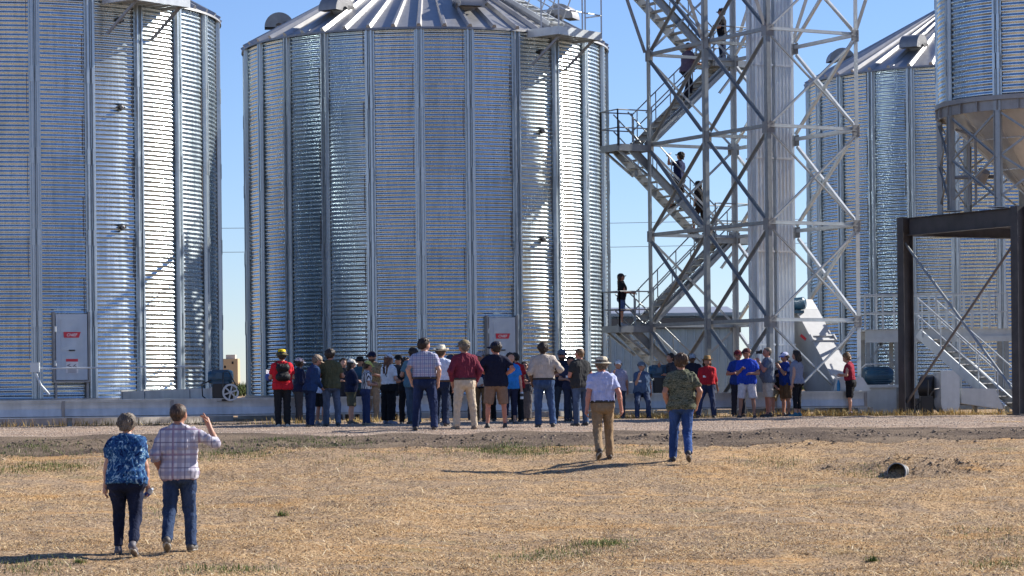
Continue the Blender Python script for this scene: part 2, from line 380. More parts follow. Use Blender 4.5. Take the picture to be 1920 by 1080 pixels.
# clods and stones
def pebbles(name, x, y, r, mat, sink=.3, flat=.7):
    n = len(x); O = np.array([[1, 0, 0], [-.5, .87, 0], [-.5, -.87, 0], [.25, .45, .8], [.3, -.5, .75], [-.6, 0, .7]], float)
    Fo = np.array([[0, 1, 3], [1, 5, 3], [1, 2, 5], [2, 4, 5], [2, 0, 4], [0, 3, 4], [3, 5, 4]])
    az = RNG.uniform(0, 6.28, n); c, s = np.cos(az), np.sin(az); J = RNG.normal(1, .22, (n, 6, 3)) * O[None]
    X = (J[..., 0] * c[:, None] - J[..., 1] * s[:, None]) * r[:, None]; Y = (J[..., 0] * s[:, None] + J[..., 1] * c[:, None]) * r[:, None]; Z = J[..., 2] * r[:, None] * flat
    V = np.stack([X + x[:, None], Y + y[:, None], Z + (gz(x, y) + .012)[:, None]], -1).reshape(-1, 3)
    F = (np.arange(n)[:, None, None] * 6 + Fo[None]).reshape(-1, 3)
    me = np_mesh(name, V, F, smooth=False); at = me.attributes.new('rnd', 'FLOAT', 'POINT'); at.data.foreach_set('value', np.repeat(RNG.uniform(0, 1, n), 6).astype(np.float32))
    return link_mesh(name, me, mat)
STONE = attr_col_mat('road_stone', [(0, (.2, .145, .11)), (.5, (.40, .31, .245)), (1, (.57, .475, .39))])
CLOD = attr_col_mat('soil_clod', [(0, (.05, .038, .03)), (.6, (.13, .10, .078)), (1, (.25, .195, .15))])
n = 26000; x = RNG.uniform(-14, 14, n); y = RNG.uniform(48.4, 66, n)
tag(pebbles('loose_gravel', x, y, RNG.uniform(.006, .02, n), STONE), kind='stuff')
n = 9000; x = RNG.uniform(-13, 13, n); y = yroad(x) - 1.15 + RNG.normal(0, .55, n)
tag(pebbles('soil_clods', x, y, np.minimum(RNG.exponential(.011, n) + .006, .055), CLOD), kind='stuff')
n = 14000; x, y = scatter(n, 27, 47, 1.2)
tag(pebbles('field_crumbs', x, y, RNG.uniform(.005, .017, n), CLOD), kind='stuff')
# culvert pipe
cp = MB(); ax = Vector((-.40, -.91, .14)).normalized(); e = Vector((PIPE.x, PIPE.y - .05, gzf(PIPE.x, PIPE.y) + .03))
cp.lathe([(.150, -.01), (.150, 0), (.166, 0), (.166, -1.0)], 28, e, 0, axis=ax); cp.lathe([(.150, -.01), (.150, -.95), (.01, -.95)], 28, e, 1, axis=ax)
cp.lathe([(.175, -.10), (.175, -.14)], 28, e, 0, axis=ax)
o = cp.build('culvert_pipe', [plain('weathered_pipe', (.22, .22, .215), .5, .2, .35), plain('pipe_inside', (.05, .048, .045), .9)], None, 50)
tag(o, 'short grey drain pipe with dark mouth poking out of an earth mound in the field', 'culvert pipe')
x = np.concatenate([RNG.normal(PIPE.x + .9, .5, 240), RNG.normal(PIPE.x - .9, .35, 60)]); y = RNG.normal(PIPE.y + .35, .35, 300)
tag(pebbles('mound_clods', x, y, np.minimum(RNG.exponential(.011, 300) + .006, .045), CLOD), kind='stuff')
# standing corn far off behind the bins
n = 26000; x = RNG.uniform(-75, 110, n); y = RNG.uniform(395, 420, n)
CORN = attr_col_mat('corn_leaf', [(0, (.03, .05, .015)), (.6, (.075, .11, .035)), (1, (.17, .18, .06))])
tag(blades('corn_field', x, y, RNG.uniform(.8, 1.9, n), RNG.uniform(.05, .1, n), np.clip(RNG.normal(R(65), R(20), n), .3, 1.5), CORN, z0=RNG.uniform(0, .9, n)), kind='stuff')
# ---------------------------------------------------------------- corrugated grain bins
BR, BH, RINGS, FND = 5.62, 10.75, 10, 0.66
RH = BH / RINGS
def pol(r, deg, z):          # deg 0 faces the camera side (-Y), positive towards +X
    a = R(deg); return Vector((r * math.sin(a), -r * math.cos(a), z))
def corr_wall(name, r, h, pitch, amp, nang, mats, z0=0.0, per=8):
    nz = int(round(h / pitch)) * per + 1; zs = np.linspace(0, h, nz); rr = r + amp * np.sin(zs / pitch * 2 * np.pi)
    a = np.linspace(0, 2 * np.pi, nang, endpoint=False)
    # sheets are never quite true: very slight flatness error between stiffeners
    wob = .004 * np.sin(a[None] * 24) * np.sin(zs[:, None] / RH * np.pi) ** 2 + .003 * vnoise(a[None] * 7 + zs[:, None] * 0, zs[:, None] * 1.1 + a[None] * 0, _vy)
    X = (rr[:, None] + wob) * np.sin(a)[None]; Y = -(rr[:, None] + wob) * np.cos(a)[None]; Z = np.repeat(zs[:, None] + z0, nang, 1)
    V = np.stack([X, Y, Z], -1).reshape(-1, 3)
    i = np.arange(nz - 1)[:, None] * nang; j = np.arange(nang)[None]; j2 = (j + 1) % nang
    F = np.stack([i + j, i + j2, i + nang + j2, i + nang + j], -1).reshape(-1, 4)
    return link_mesh(name, np_mesh(name, V, F), mats)
def stiffener(deg, r, h, wd=.30, dp=.085):
    m = MB(); hw = wd / 2
    P = [(-hw, 0), (-hw * .74, .004), (-hw * .62, dp), (-hw * .34, dp), (-hw * .24, .03), (-hw * .1, .03), (hw * 0, dp * .8), (hw * .1, .03), (hw * .24, .03), (hw * .34, dp), (hw * .62, dp), (hw * .74, .004), (hw, 0)]
    er, et = pol(1, deg, 0), Vector((math.cos(R(deg)), math.sin(R(deg)), 0)); c = er * (r + .016)
    for z0, z1, o in [(k * h / 5 + (.004 if k else 0), (k + 1) * h / 5, .003 * (k % 2)) for k in range(5)]:
        V = [c + er * (q + o) + et * p + Vector((0, 0, z)) for z in (z0, z1) for p, q in P]; n = len(P)
        m.add(V, [(i, i + 1, n + i + 1, n + i) for i in range(n - 1)])
    # bolt lines on the flanges and splice plates
    for k in range(int(h / .13)):
        z = .07 + k * .13
        for sx in (-.88, .88): m.box(c + er * .006 + et * (sx * hw) + Vector((0, 0, z)), (.018, .012, .018), (et, er, (0, 0, 1)))
    for k in range(1, 5):
        for sx in (-.48, .48): m.box(c + er * (dp + .006) + et * (sx * hw) + Vector((0, 0, k * h / 5)), (.075, .008, .42), (et, er, (0, 0, 1)))
    return m
def text_mesh(txt, size, mat, shear=0.0, ext=.002):
    cu = bpy.data.curves.new('text', 'FONT'); cu.body = txt; cu.size = size; cu.shear = shear; cu.extrude = ext; cu.align_x = 'CENTER'; cu.align_y = 'CENTER'; cu.offset = size * .012
    t = bpy.data.objects.new('text', cu); COL.objects.link(t); dg = bpy.context.evaluated_depsgraph_get()
    me = bpy.data.meshes.new_from_object(t.evaluated_get(dg)); bpy.data.objects.remove(t); me.materials.clear(); me.materials.append(mat); return me

def make_bin():
    root = empty('grain_bin')
    wall = corr_wall('wall', BR, BH, RH / 9, .0138, 24 * 8, GALV_WALL); wall.parent = root
    # vertical sheet seams and ring bolt rows, all on the wall
    s = MB()
    for k in range(24):
        d = k * 15 - 2.05
        for r_ in range(RINGS):
            if (r_ + k) % 2: continue
            er = pol(1, d, 0); et = Vector((math.cos(R(d)), math.sin(R(d)), 0))
            s.box(pol(BR + .010, d, r_ * RH + RH / 2), (.013, .022, RH - .02), (et, er, (0, 0, 1)), 1)
            
    for r_ in range(1, RINGS):
        for k in range(24 * 9):
            d = k * 15 / 9 + .6
            if (k % 9) in (0, 8): continue
            er = pol(1, d, 0); et = Vector((math.cos(R(d)), math.sin(R(d)), 0))
            s.box(pol(BR + .015, d, r_ * RH + RH / 32), (.012, .008, .012), (et, er, (0, 0, 1)))
    s.build('wall_bolts', [GALV_STIFF, STEELROD], root, fix=False)
    for k in range(24): stiffener(k * 15, BR, BH - .02).build('stiffener', GALV_STIFF, root, 25, fix=True)
    # roof: 48 ribbed panels
    sl = math.tan(R(28.5)); nr = 48; m = MB(); ze = BH + .03
    for k in range(nr):
        a0, a1 = k * 360 / nr, (k + 1) * 360 / nr
        V = [pol(BR + .11, a0, ze - .11 * sl), pol(BR + .11, a1, ze - .11 * sl), pol(.5, a1, ze + (BR - .5) * sl), pol(.5, a0, ze + (BR - .5) * sl)]
        m.add(V, [(0, 1, 2, 3)])
        # standing rib with sloped sides, closed end
        er = pol(1, a0, 0); et = Vector((math.cos(R(a0)), math.sin(R(a0)), 0)); N = (er * sl + Vector((0, 0, 1))).normalized()
        P = []
        for r_ in (BR + .09, .9):
            c = er * r_ + Vector((0, 0, ze + (BR - r_) * sl)); wb = .085 if r_ > 2 else .03; wt = .04 if r_ > 2 else .02; hh = .11
            P += [c - et * wb - N * .01, c + et * wb - N * .01, c + et * wt + N * hh, c - et * wt + N * hh]
        m.add(P, [(0, 3, 7, 4), (1, 5, 6, 2), (3, 2, 6, 7), (0, 1, 2, 3)])
    m.lathe([(.52, ze + (BR - .5) * sl - .05), (.52, ze + (BR - .5) * sl + .25), (.02, ze + (BR - .5) * sl + .32)], 24)
    roof = m.build('roof', GALV_ROOF, root)
    e = MB(); e.lathe([(BR + .05, BH - .05), (BR + .10, BH - .05), (BR + .105, BH - .01), (BR + .12, BH - .075)], 96); e.build('eave_ring', GALV_DULL, root)
    # gooseneck roof vents
    for k in range(7):
        d = -85 + k * 360 / 7; v = MB(); er = pol(1, d, 0); et = Vector((math.cos(R(d)), math.sin(R(d)), 0)); rc = 4.55; zc = ze + (BR - rc) * sl + .12
        n = 14; ro, ri, hw = .46, .13, .33; c = er * rc
        ring = lambda q, s_: [c + er * (math.cos(math.pi * (1 - i / n)) * q * -1 * -1) + et * (s_ * hw) + Vector((0, 0, zc + math.sin(math.pi * i / n) * q)) for i in range(n + 1)]
        A, B, Ci, Di = ring(ro, -1), ring(ro, 1), ring(ri, -1), ring(ri, 1)
        v.add(A + B, [(i, i + 1, n + 2 + i, n + 1 + i) for i in range(n)])
        v.add(A + Ci, [(i, i + 1, n + 2 + i, n + 1 + i) for i in range(n)]); v.add(B + Di, [(i, i + 1, n + 2 + i, n + 1 + i) for i in range(n)])
        v.add(Ci + Di, [(i, i + 1, n + 2 + i, n + 1 + i) for i in range(n)])
        # throat going down into the roof on the uphill side, and its flange
        v.box(c - er * ((ro + ri) / 2) + Vector((0, 0, zc - .1)), (ro - ri, 2 * hw, .55), (er, et, (0, 0, 1)))
        mo = MB(); mo.box(c + er * ((ro + ri) / 2) + Vector((0, 0, zc + .05)), (ro - ri - .02, 2 * hw - .02, .02), (er, et, (0, 0, 1)))
        vo = v.build('roof_vent', GALV_DULL, root, 40); mo.build('vent_mouth', DARKGAP, vo)
    # round roof fan housing
    d = 24; er = pol(1, d, 0); c = er * 4.1 + Vector((0, 0, ze + (BR - 4.1) * sl + .42)); f = MB()
    f.lathe([(.40, -.55), (.40, 0), (.43, 0), (.43, .03), (.37, .03), (.37, -.3)], 28, c, 0, axis=er); f.lathe([(.37, -.3), (.01, -.3)], 28, c, 1, axis=er)
    f.box(c - er * .2 - Vector((0, 0, .42)), (.5, .5, .5), (er, Vector((math.cos(R(d)), math.sin(R(d)), 0)), (0, 0, 1)))
    f.build('roof_fan', [GALV_DULL, DARKGAP], root, 40)
    # roof ladder with side rails
    L = MB(); d = 46
    er = pol(1, d, 0); et = Vector((math.cos(R(d)), math.sin(R(d)), 0)); N = (er * sl + Vector((0, 0, 1))).normalized()
    pt = lambda r_, s_, h_: er * r_ + et * s_ + Vector((0, 0, ze + (BR - r_) * sl)) + N * h_
    for s_ in (-.32, .32):
        L.beam(pt(BR - .1, s_, .2), pt(1.0, s_, .2), .05, .12)
        for h_ in (.65, 1.1): L.tube([pt(BR - .1, s_, h_), pt(1.0, s_, h_)], .02, 6)
        for k in range(6): L.tube([pt(BR - .2 - k * .85, s_, .2), pt(BR - .2 - k * .85, s_, 1.1)], .02, 6)
    for k in range(15): L.box(pt(BR - .25 - k * .3, 0, .2), (.2, .64, .03), (er, et, (0, 0, 1)))
    L.build('roof_ladder', GALV_LIGHT, root)
    # eave platform
    d = 50; n_ = pol(1, d, 0); t_ = Vector((math.cos(R(d)), math.sin(R(d)), 0)); zp = BH - .12
    q = lambda n, t, z: n_ * n + t_ * t + Vector((0, 0, z)); n0, n1, t0, t1 = 5.45, 6.66, -1.6, .42
    p = MB(); p.box(q((n0 + n1) / 2, (t0 + t1) / 2, zp + .05), (n1 - n0 - .02, t1 - t0 - .02, .03), (n_, t_, (0, 0, 1)))
    p.box(q(n1, (t0 + t1) / 2, zp), (.03, t1 - t0 + .03, .24), (n_, t_, (0, 0, 1)))
    for t in (t0, t1): p.box(q((n0 + n1) / 2, t, zp), (n1 - n0 - .032, .03, .2398), (n_, t_, (0, 0, 1)))
    for k in range(5): p.box(q((n0 + n1) / 2, t0 + .3 + k * .36, zp - .03), (n1 - n0 - .06, .05, .09), (n_, t_, (0, 0, 1)))
    pl = p.build('eave_platform', GALV_LIGHT, root)
    r_ = MB()
    posts = [(n1, t0), (n1, (t0 + t1) / 2 + .1), (n1, t1), (n0 + .55, t0), (n0 + .6, t1)]
    for n, t in posts: r_.beam(q(n, t, zp + .12), q(n, t, zp + 1.25), .045, .045)
    for h_ in (.62, 1.2):
        r_.tube([q(n0 + .55, t0, zp + h_), q(n1, t0, zp + h_), q(n1, t1, zp + h_), q(n0 + .6, t1, zp + h_)], .022, 6)
    r_.build('platform_railing', GALV_LIGHT, pl)
    for t in (t0 + .25, t1 - .2):
        b = MB(); b.angle(q(n1 - .1, t, zp - .1), q(BR + .02, t - .25, zp - .95), .06, .008); b.build('platform_brace', GALV_DULL, pl)
    # level sampling ports (black diamonds)
    for z in (BH - .62, BH - 2.95, BH - 6.15):
        er = pol(1, 39, 0); et = Vector((math.cos(R(39)), math.sin(R(39)), 0)); c = er * (BR + .03) + Vector((0, 0, z)); m = MB()
        m.prism([c + et * .14, c + Vector((0, 0, .10)), c - et * .14, c - Vector((0, 0, .10))], c, c + er * .03)
        m.lathe([(.05, .03), (.05, .09), (.02, .1)], 12, c, 1, axis=er)
        m.build('sampling_port', [BLACKPL, GALV_DULL], root, 40)
    # walk in door
    d = 24.0; er = pol(1, d, 0); et = Vector((math.cos(R(d)), math.sin(R(d)), 0)); zd = .55; c = er * (BR + .02)
    D_ = lambda t, z, n: c + et * t + Vector((0, 0, z)) + er * n
    dr = MB()
    for t in (-.47, .47): dr.box(D_(t, zd + .85, .03), (.06, .16, 1.85), (et, er, (0, 0, 1)), 1)
    dr.box(D_(0, zd + .85, .07), (.84, .06, 1.74), (et, er, (0, 0, 1)))
    for z, h in ((zd + 1.42, .34), (zd + .95, .36), (zd + .44, .42)): dr.box(D_(0, z, .103), (.58, .012, h), (et, er, (0, 0, 1)))
    dr.box(D_(0, zd - .06, .06), (1.0, .13, .05), (et, er, (0, 0, 1)), 1)
    for t in (-.42, .42): dr.box(D_(t, zd - .3, .05), (.05, .08, .42), (et, er, (0, 0, 1)), 1)
    door = dr.build('access_door', [DOORM, GALV_DULL], root)
    h = MB(); h.box(D_(.0, zd + .76, .125), (.16, .03, .035), (et, er, (0, 0, 1)))
    h.build('door_handle', BLACKPL, door)
    for z in (.35, 1.25): h = MB(); h.cyl(D_(-.44, zd + z, .1), D_(-.44, zd + z + .14, .1), .035, 10); h.build('hinge', GALV_LIGHT, door)
    lg = MB(); zc = zd + 1.17; lg.prism([D_(-.22, zc + .075, .112), D_(.24, zc + .075, .112), D_(.19, zc - .075, .112), D_(-.21, zc - .075, .112)], (0, 0, 0), er * .006)
    lo = lg.build('maker_plate', REDP, door)
    tx = link_mesh('lettering', text_mesh('CHIEF', .105, WHITEP, .25), [], lo); tx.data.materials.append(WHITEP)
    tx.matrix_local = Matrix.Translation(D_(-.005, zc - .005, .1205)) @ Matrix((et, Vector((0, 0, 1)), er)).transposed().to_4x4()
    wl = MB(); wl.box(D_(.0, zd + .50, .112), (.32, .006, .07), (et, er, (0, 0, 1))); wl.box(D_(.0, zd + .31, .112), (.32, .006, .30), (et, er, (0, 0, 1)), 1)
    for i, (t, z, a) in enumerate(((-.09, .38, .5), (-.06, .34, -.4), (.06, .36, .7), (.1, .33, -.5))):
        wl.box(D_(t, zd + z - .0, .1165), (.10, .004, .018), (et * math.cos(a) + Vector((0, 0, 1)) * math.sin(a), er, et.cross(er)), 2)
    for k in range(4): wl.box(D_(0, zd + .26 - k * .028, .1165), (.24, .004, .008), (et, er, (0, 0, 1)), 2)
    wl.build('warning_sticker', [REDP, plain('sticker_paper', (.62, .62, .64), .5, 0, .04), plain('sticker_ink', (.08, .08, .09), .6)], door)
    # ring beam and concrete foundation
    f = MB(); f.lathe([(BR + .35, -FND - .1), (BR + .35, -.03), (BR + .2, 0), (BR - .3, 0)], 72); f.build('foundation', CONC, root, 30)
    f = MB(); f.lathe([(BR + .02, .0), (BR + .12, .004), (BR + .12, .05), (BR + .02, .05)], 72); f.build('base_ring', GALV_DULL, root)
    return root
BC = Vector((-2.60, 79.8, FND)); BL = Vector((-13.93, 72.4, FND)); BRT = Vector((16.15, 89.5, FND))
bin_c = make_bin(); bin_c.location = BC
tag(bin_c, 'tall corrugated grain bin behind the big crowd, both of its side edges in view', 'grain bin', 'corrugated grain bins')
bin_l = copy_tree(bin_c); bin_l.location = BL
tag(bin_l, 'corrugated grain bin at far left, cut by the frame, behind the front couple', 'grain bin')
bin_r = copy_tree(bin_c); bin_r.location = BRT
tag(bin_r, 'corrugated grain bin behind the lattice tower and the raised walkway', 'grain bin')

# ---------------------------------------------------------------- hopper bin on its black steel stand
HC = Vector((14.2, 67.9, 0)); HR = 2.72; HZ = 8.16
hop = empty('hopper_bin', HC)
tag(hop, 'small elevated hopper bottom bin with conical funnel on black steel frame at top right', 'hopper bin')
wl = corr_wall('wall', HR, 5.0, .14, .015, 160, GALV_WALL, z0=HZ); wl.parent = hop
for k in range(10):
    s = stiffener(k * 36 - 36, HR, 5.0, .26, .07); s.v = [(x, y, z + HZ) for x, y, z in s.v]; s.build('stiffener', GALV_STIFF, hop, 25)
m = MB(); m.lathe([(HR + .2, HZ + 4.9), (.3, HZ + 6.2), (.01, HZ + 6.2)], 40); m.build('roof', GALV_ROOF, hop)
m = MB(); m.lathe([(HR - .05, HZ + .0), (HR + .1, HZ), (HR + .1, HZ + .12), (HR + .02, HZ + .13)], 60); m.lathe([(HR + .02, HZ - .001), (HR + .02, HZ - .26), (HR - .03, HZ - .26), (HR - .03, HZ - .001)], 60)
for k in range(30): m.box(pol(HR + .05, k * 12, HZ - .13), (.02, .07, .25), (Vector((math.cos(R(k * 12)), math.sin(R(k * 12)), 0)), pol(1, k * 12, 0), (0, 0, 1)))
m.build('ring_beam', GALV_DULL, hop, 40)
m = MB(); zc0, zc1, r1 = HZ - .12, HZ - 2.45, .28
m.lathe([(HR - .04, zc0), (r1, zc1), (r1, zc1 - .25), (r1 - .05, zc1 - .25)], 64)
for k in range(16):
    d = k * 22.5 + 4; m.beam(pol(HR - .03, d, zc0), pol(r1 + .02, d, zc1), .05, .02)
for fr in (.34, .66):
    r_ = HR - .04 + (r1 - HR + .04) * fr; z = zc0 + (zc1 - zc0) * fr; m.lathe([(r_ + .012, z + .03), (r_ + .03, z), (r_ - .012, z - .03)], 64)
    for k in range(72): m.box(pol(r_ + .03, k * 5, z), (.03, .03, .03))
m.build('cone', GALV_HOP, hop, 30)
m = MB(); m.box((0, 0, zc1 - .32), (1.1, .8, .14)); m.box((-.75, -.1, zc1 - .32), (.5, .12, .1)); m.box((0, 0, zc1 - .62), (.5, .5, .42), mi=1)
m.build('slide_gate', [GALV_LIGHT, BLACKPL], hop)
ZF = 5.36
def legbrace(k0, k1):
    a, b = k0 * 36 - 36, k1 * 36 - 36
    for p, q in (((a, HZ - .3), (b, (HZ + ZF) / 2 - .1)), ((b, HZ - .3), (a, (HZ + ZF) / 2 - .1)), ((a, (HZ + ZF) / 2), (b, ZF + .25)), ((b, (HZ + ZF) / 2), (a, ZF + .25))):
        m = MB(); m.angle(pol(HR + .02, *p), pol(HR + .02, *q), .05, .007); m.build('leg_brace', GALV_FRAME, hop)
for k in range(10):
    d = k * 36 - 36; et = Vector((math.cos(R(d)), math.sin(R(d)), 0)); m = MB()
    m.channel(pol(HR + .03, d, ZF + .02), pol(HR + .03, d, HZ - .02), .17, .1, .014, up=et); m.channel(pol(HR - .02, d, ZF + .02), pol(HR - .02, d, HZ - .27), .15, .1, .012, up=et, sx=-1)
    m.box(pol(HR, d, ZF + .03), (.4, .4, .03), (et, pol(1, d, 0), (0, 0, 1))); m.build('leg', GALV_FRAME, hop)
for k in range(10): legbrace(k, (k + 1) % 10)
# sampler piping and small auger drive under the cone, on the left of the photo
m = MB(); a = pol(HR - .5, -70, 0)
for dx in (0, .17): m.tube([a + Vector((dx, 0, ZF + .2)), a + Vector((dx, 0, HZ - .75)), a + Vector((dx - .35, .05, HZ - .6))], .035, 8)
m.tube([pol(HR - .9, -50, ZF + .9), pol(HR - .2, -95, ZF + 1.0)], .05, 8); m.cyl(pol(HR - .6, -62, ZF + .75), pol(HR - .6, -62, ZF + 1.05) + Vector((.1, -.2, 0)), .16, 14)
m.build('sample_pipe', GALV_DULL, hop, 40)

# black steel stand (H columns and beams)
PA = [Vector((10.69, 69.0, 0)), Vector((12.98, 65.0, 0)), Vector((17.0, 67.3, 0)), Vector((14.7, 71.3, 0))]
st = empty('steel_stand', HC); tag(st, 'heavy black steel column and beam frame carrying the small hopper bin', 'steel stand')
eu = (PA[1] - PA[0]).normalized(); ev = Vector((-eu.y, eu.x, 0))
rel = lambda p, z=0.0: Vector((p.x - HC.x, p.y - HC.y, z))
for i, p in enumerate(PA):
    m = MB(); m.hbeam(rel(p, .06), rel(p, ZF), .30, .27, .02, up=ev)
    m.box(rel(p, .04), (.5, .5, .03), (eu, ev, (0, 0, 1))); m.build('column', BLACKSTEEL, st)
for i in range(4):
    a, b = PA[i], PA[(i + 1) % 4]; d = (b - a).normalized(); m = MB()
    m.hbeam(rel(a + d * .2, ZF - .26), rel(b - d * .2, ZF - .26), .44, .20, .018, up=(0, 0, 1)); m.build('beam', BLACKSTEEL, st)
for p, q in ((0, 1),):
    m = MB(); a, b = PA[p], PA[q]; m.tube([rel(a, .35), rel(b, ZF - .75)], .035, 8); m.build('brace_rod', STEELROD, st)
    m = MB(); m.tube([rel(b, .4), rel(a, ZF - .7)], .035, 8); m.build('brace_rod', GALV_FRAME, st)
# floor joists carrying the legs
m = MB()
for t in (.2, .5, .8):
    a = PA[0].lerp(PA[1], t) + ev * -.15; b = PA[3].lerp(PA[2], t) + ev * .15
    a = PA[0].lerp(PA[1], t); b = PA[3].lerp(PA[2], t); dd = (b - a).normalized()
    m.hbeam(rel(a + dd * .12, ZF - .14), rel(b - dd * .12, ZF - .14), .24, .16, .014)
m.build('joist', BLACKSTEEL, st)
# ---------------------------------------------------------------- lattice stair tower
TA = Vector((7.09, 70.0, 0)); TANG = R(29); TU = Vector((math.cos(TANG), math.sin(TANG), 0)); TV = Vector((-TU.y, TU.x, 0)); BAY = 3.1
T = lambda a, b, z: TU * a + TV * b + Vector((0, 0, z))
tw = empty('stair_tower', TA); tag(tw, 'galvanised lattice steel tower with zigzag stairs between two bins', 'stair tower')
LV = [0.0, 2.62, 5.30, 7.97, 10.64, 13.3]
NODE = [(0, 0), (0, BAY), (0, 2 * BAY), (BAY, 0), (BAY, BAY), (BAY, 2 * BAY)]
cen = Vector((BAY / 2, BAY, 0))
for a, b in NODE:
    m = MB(); sa = 1 if a < BAY / 2 else -1; sb = 1 if b < BAY else (-1 if b > BAY * 1.5 else 1)
    L = LV[-1]
    m.box(T(a + sa * .065, b, L / 2), (.13, .014, L), (TU, TV, (0, 0, 1))); m.box(T(a, b + sb * .072, L / 2), (.014, .13, L), (TU, TV, (0, 0, 1)))
    m.box(T(a + sa * .06, b + sb * .06, .03), (.4, .4, .05), (TU, TV, (0, 0, 1)))
    for z in LV[1:-1]: m.box(T(a + sa * .07, b - sb * .011, z + .4), (.12, .008, .5), (TU, TV, (0, 0, 1)))
    m.build('leg', GALV_FRAME if a == 0 else GALV_LIGHT, tw)  # right-hand legs get the lighter steel: sunlight put into the colour
FACES = [((0, 0), (0, BAY), 1), ((0, BAY), (0, 2 * BAY), 1), ((BAY, 0), (BAY, BAY), 1), ((BAY, BAY), (BAY, 2 * BAY), 1), ((0, 0), (BAY, 0), 1), ((0, 2 * BAY), (BAY, 2 * BAY), 1), ((0, BAY), (BAY, BAY), 0)]
for (p, q, full) in FACES:
    d = (T(*q, 0) - T(*p, 0)).normalized(); nrm = d.cross(Vector((0, 0, 1)))
    if nrm.dot(T(*p, 0) + d * BAY / 2 - T(BAY / 2, BAY, 0)) < 0: nrm = -nrm
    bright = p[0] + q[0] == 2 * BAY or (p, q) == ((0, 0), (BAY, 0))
    mt = GALV_LIGHT if bright else GALV_FRAME  # faces on the sun side coloured lighter, the rest darker, to imitate sunlight
    for z in LV[1:]:
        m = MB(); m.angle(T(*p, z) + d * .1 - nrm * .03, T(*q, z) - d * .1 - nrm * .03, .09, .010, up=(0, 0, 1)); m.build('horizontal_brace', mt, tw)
    if not full: continue
    for z0, z1 in zip(LV[:-1], LV[1:]):
        for s_, (A, B) in ((-.02, ((p, z0), (q, z1))), (-.075, ((q, z0), (p, z1)))):
            dd = 1 if A[0] == p else -1
            a = T(*A[0], A[1] + .16) + d * (.16 * dd) + nrm * s_; b = T(*B[0], B[1] - .16) - d * (.16 * dd) + nrm * s_
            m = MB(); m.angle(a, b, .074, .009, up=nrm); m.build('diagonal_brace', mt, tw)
for a, b in NODE:
    for z in LV[1:-1]:
        m = MB(); sa = 1 if a < BAY / 2 else -1; sb = 1 if b < BAY else -1
        m.box(T(a - sa * .008, b + sb * .1, z), (.010, .26, .32), (TU, TV, (0, 0, 1))); m.box(T(a + sa * .1, b - sb * .018, z), (.26, .010, .32), (TU, TV, (0, 0, 1)))
        for i in (-.08, .08):
            for j in (-.1, 0, .1): m.box(T(a + sa * .1 + i, b - sb * .027, z + j), (.03, .012, .03), (TU, TV, (0, 0, 1)))
        m.build('gusset_plate', GALV_DULL, tw)
# head platform above the frame, with raking struts from the fourth level
m = MB()
for a in (-1.0, BAY + 1.0): m.box(T(a, BAY, 13.34), (.08, 2 * BAY + .4, .2), (TU, TV, (0, 0, 1)))
for b in (0, BAY, 2 * BAY): m.box(T(BAY / 2, b, 13.34), (BAY + 1.9, .08, .198), (TU, TV, (0, 0, 1)))
m.build('head_frame', GALV_DULL, tw)
for a, b in NODE:
    sa = -1 if a < BAY / 2 else 1
    m = MB(); m.angle(T(a, b, LV[4] + .12), T(a + sa * .98, b, 13.25), .11, .012, up=TV); m.build('raking_strut', GALV_DULL, tw)
# stairs -----------------------------------------------------------
def flight(b0, z0, z1, a0, a1, wd=.82):
    fl = MB(); d = Vector((TU.x, TU.y, 0)) * (1 if a1 > a0 else -1); p0, p1 = T(a0, b0, z0), T(a1, b0, z1); run = (p1 - p0).normalized()
    for s_ in (-1, 1): fl.channel(p0 + TV * (s_ * wd / 2), p1 + TV * (s_ * wd / 2), .24, .06, .008, sx=s_)
    f = fl.build('stair_flight', GALV_FRAME, tw)
    t = MB(); n = int(round((z1 - z0) / .2))
    for k in range(1, n):
        c = p0.lerp(p1, k / n); t.box(c + Vector((0, 0, .02)), (.24, wd - .03, .035), (TU, TV, (0, 0, 1)))
    t.build('tread', GALV_DULL, f)
    h = MB()
    for s_ in (-1, 1):
        o = TV * (s_ * wd / 2)
        for hh in (.5, 1.0): h.tube([p0 + o + Vector((0, 0, hh)), p1 + o + Vector((0, 0, hh))], .02, 6)
        for k in range(5): c = p0.lerp(p1, (k + .3) / 4.6) + o; h.tube([c, c + Vector((0, 0, 1.0))], .019, 6)
    h.build('handrail', GALV_FRAME, f)
bU, bD = 6.67, 6.69
flight(bD, 0.12, LV[1], 2.4, -.62)
flight(bU, LV[1], LV[2], 0.0, 3.05)
flight(bD, LV[2], LV[3], 2.4, -.62)
flight(bU, LV[3], LV[4], 0.0, 3.05)
flight(bD, LV[4], LV[5], 2.4, -.62)
def landing(a0, a1, b0, b1, z, rails, name='landing'):
    m = MB(); m.box(T((a0 + a1) / 2, (b0 + b1) / 2, z), (a1 - a0, b1 - b0, .04), (TU, TV, (0, 0, 1)))
    for a in (a0, a1): m.box(T(a, (b0 + b1) / 2, z - .06), (.05, b1 - b0, .2), (TU, TV, (0, 0, 1)))
    for b in (b0, b1): m.box(T((a0 + a1) / 2, b, z - .061), (a1 - a0 - .05, .05, .2), (TU, TV, (0, 0, 1)))
    # bracket under the overhang
    for b in (b0 + .1, b1 - .1):
        sgn = -1 if a0 < 0 else 1; e = a0 if sgn < 0 else a1; i = 0 if sgn < 0 else BAY
        m.angle(T(e, b, z - .1), T(i, b, z - .85), .06, .008, up=TV)
    l = m.build(name, GALV_FRAME, tw); r = MB()
    for (P, Q) in rails:
        for hh in (.52, 1.05): r.tube([T(*P, z + hh), T(*Q, z + hh)], .021, 6)
        for X in (P, Q): r.beam(T(*X, z), T(*X, z + 1.06), .045, .045)
    r.build('landing_railing', GALV_FRAME, l)
aL = -1.05
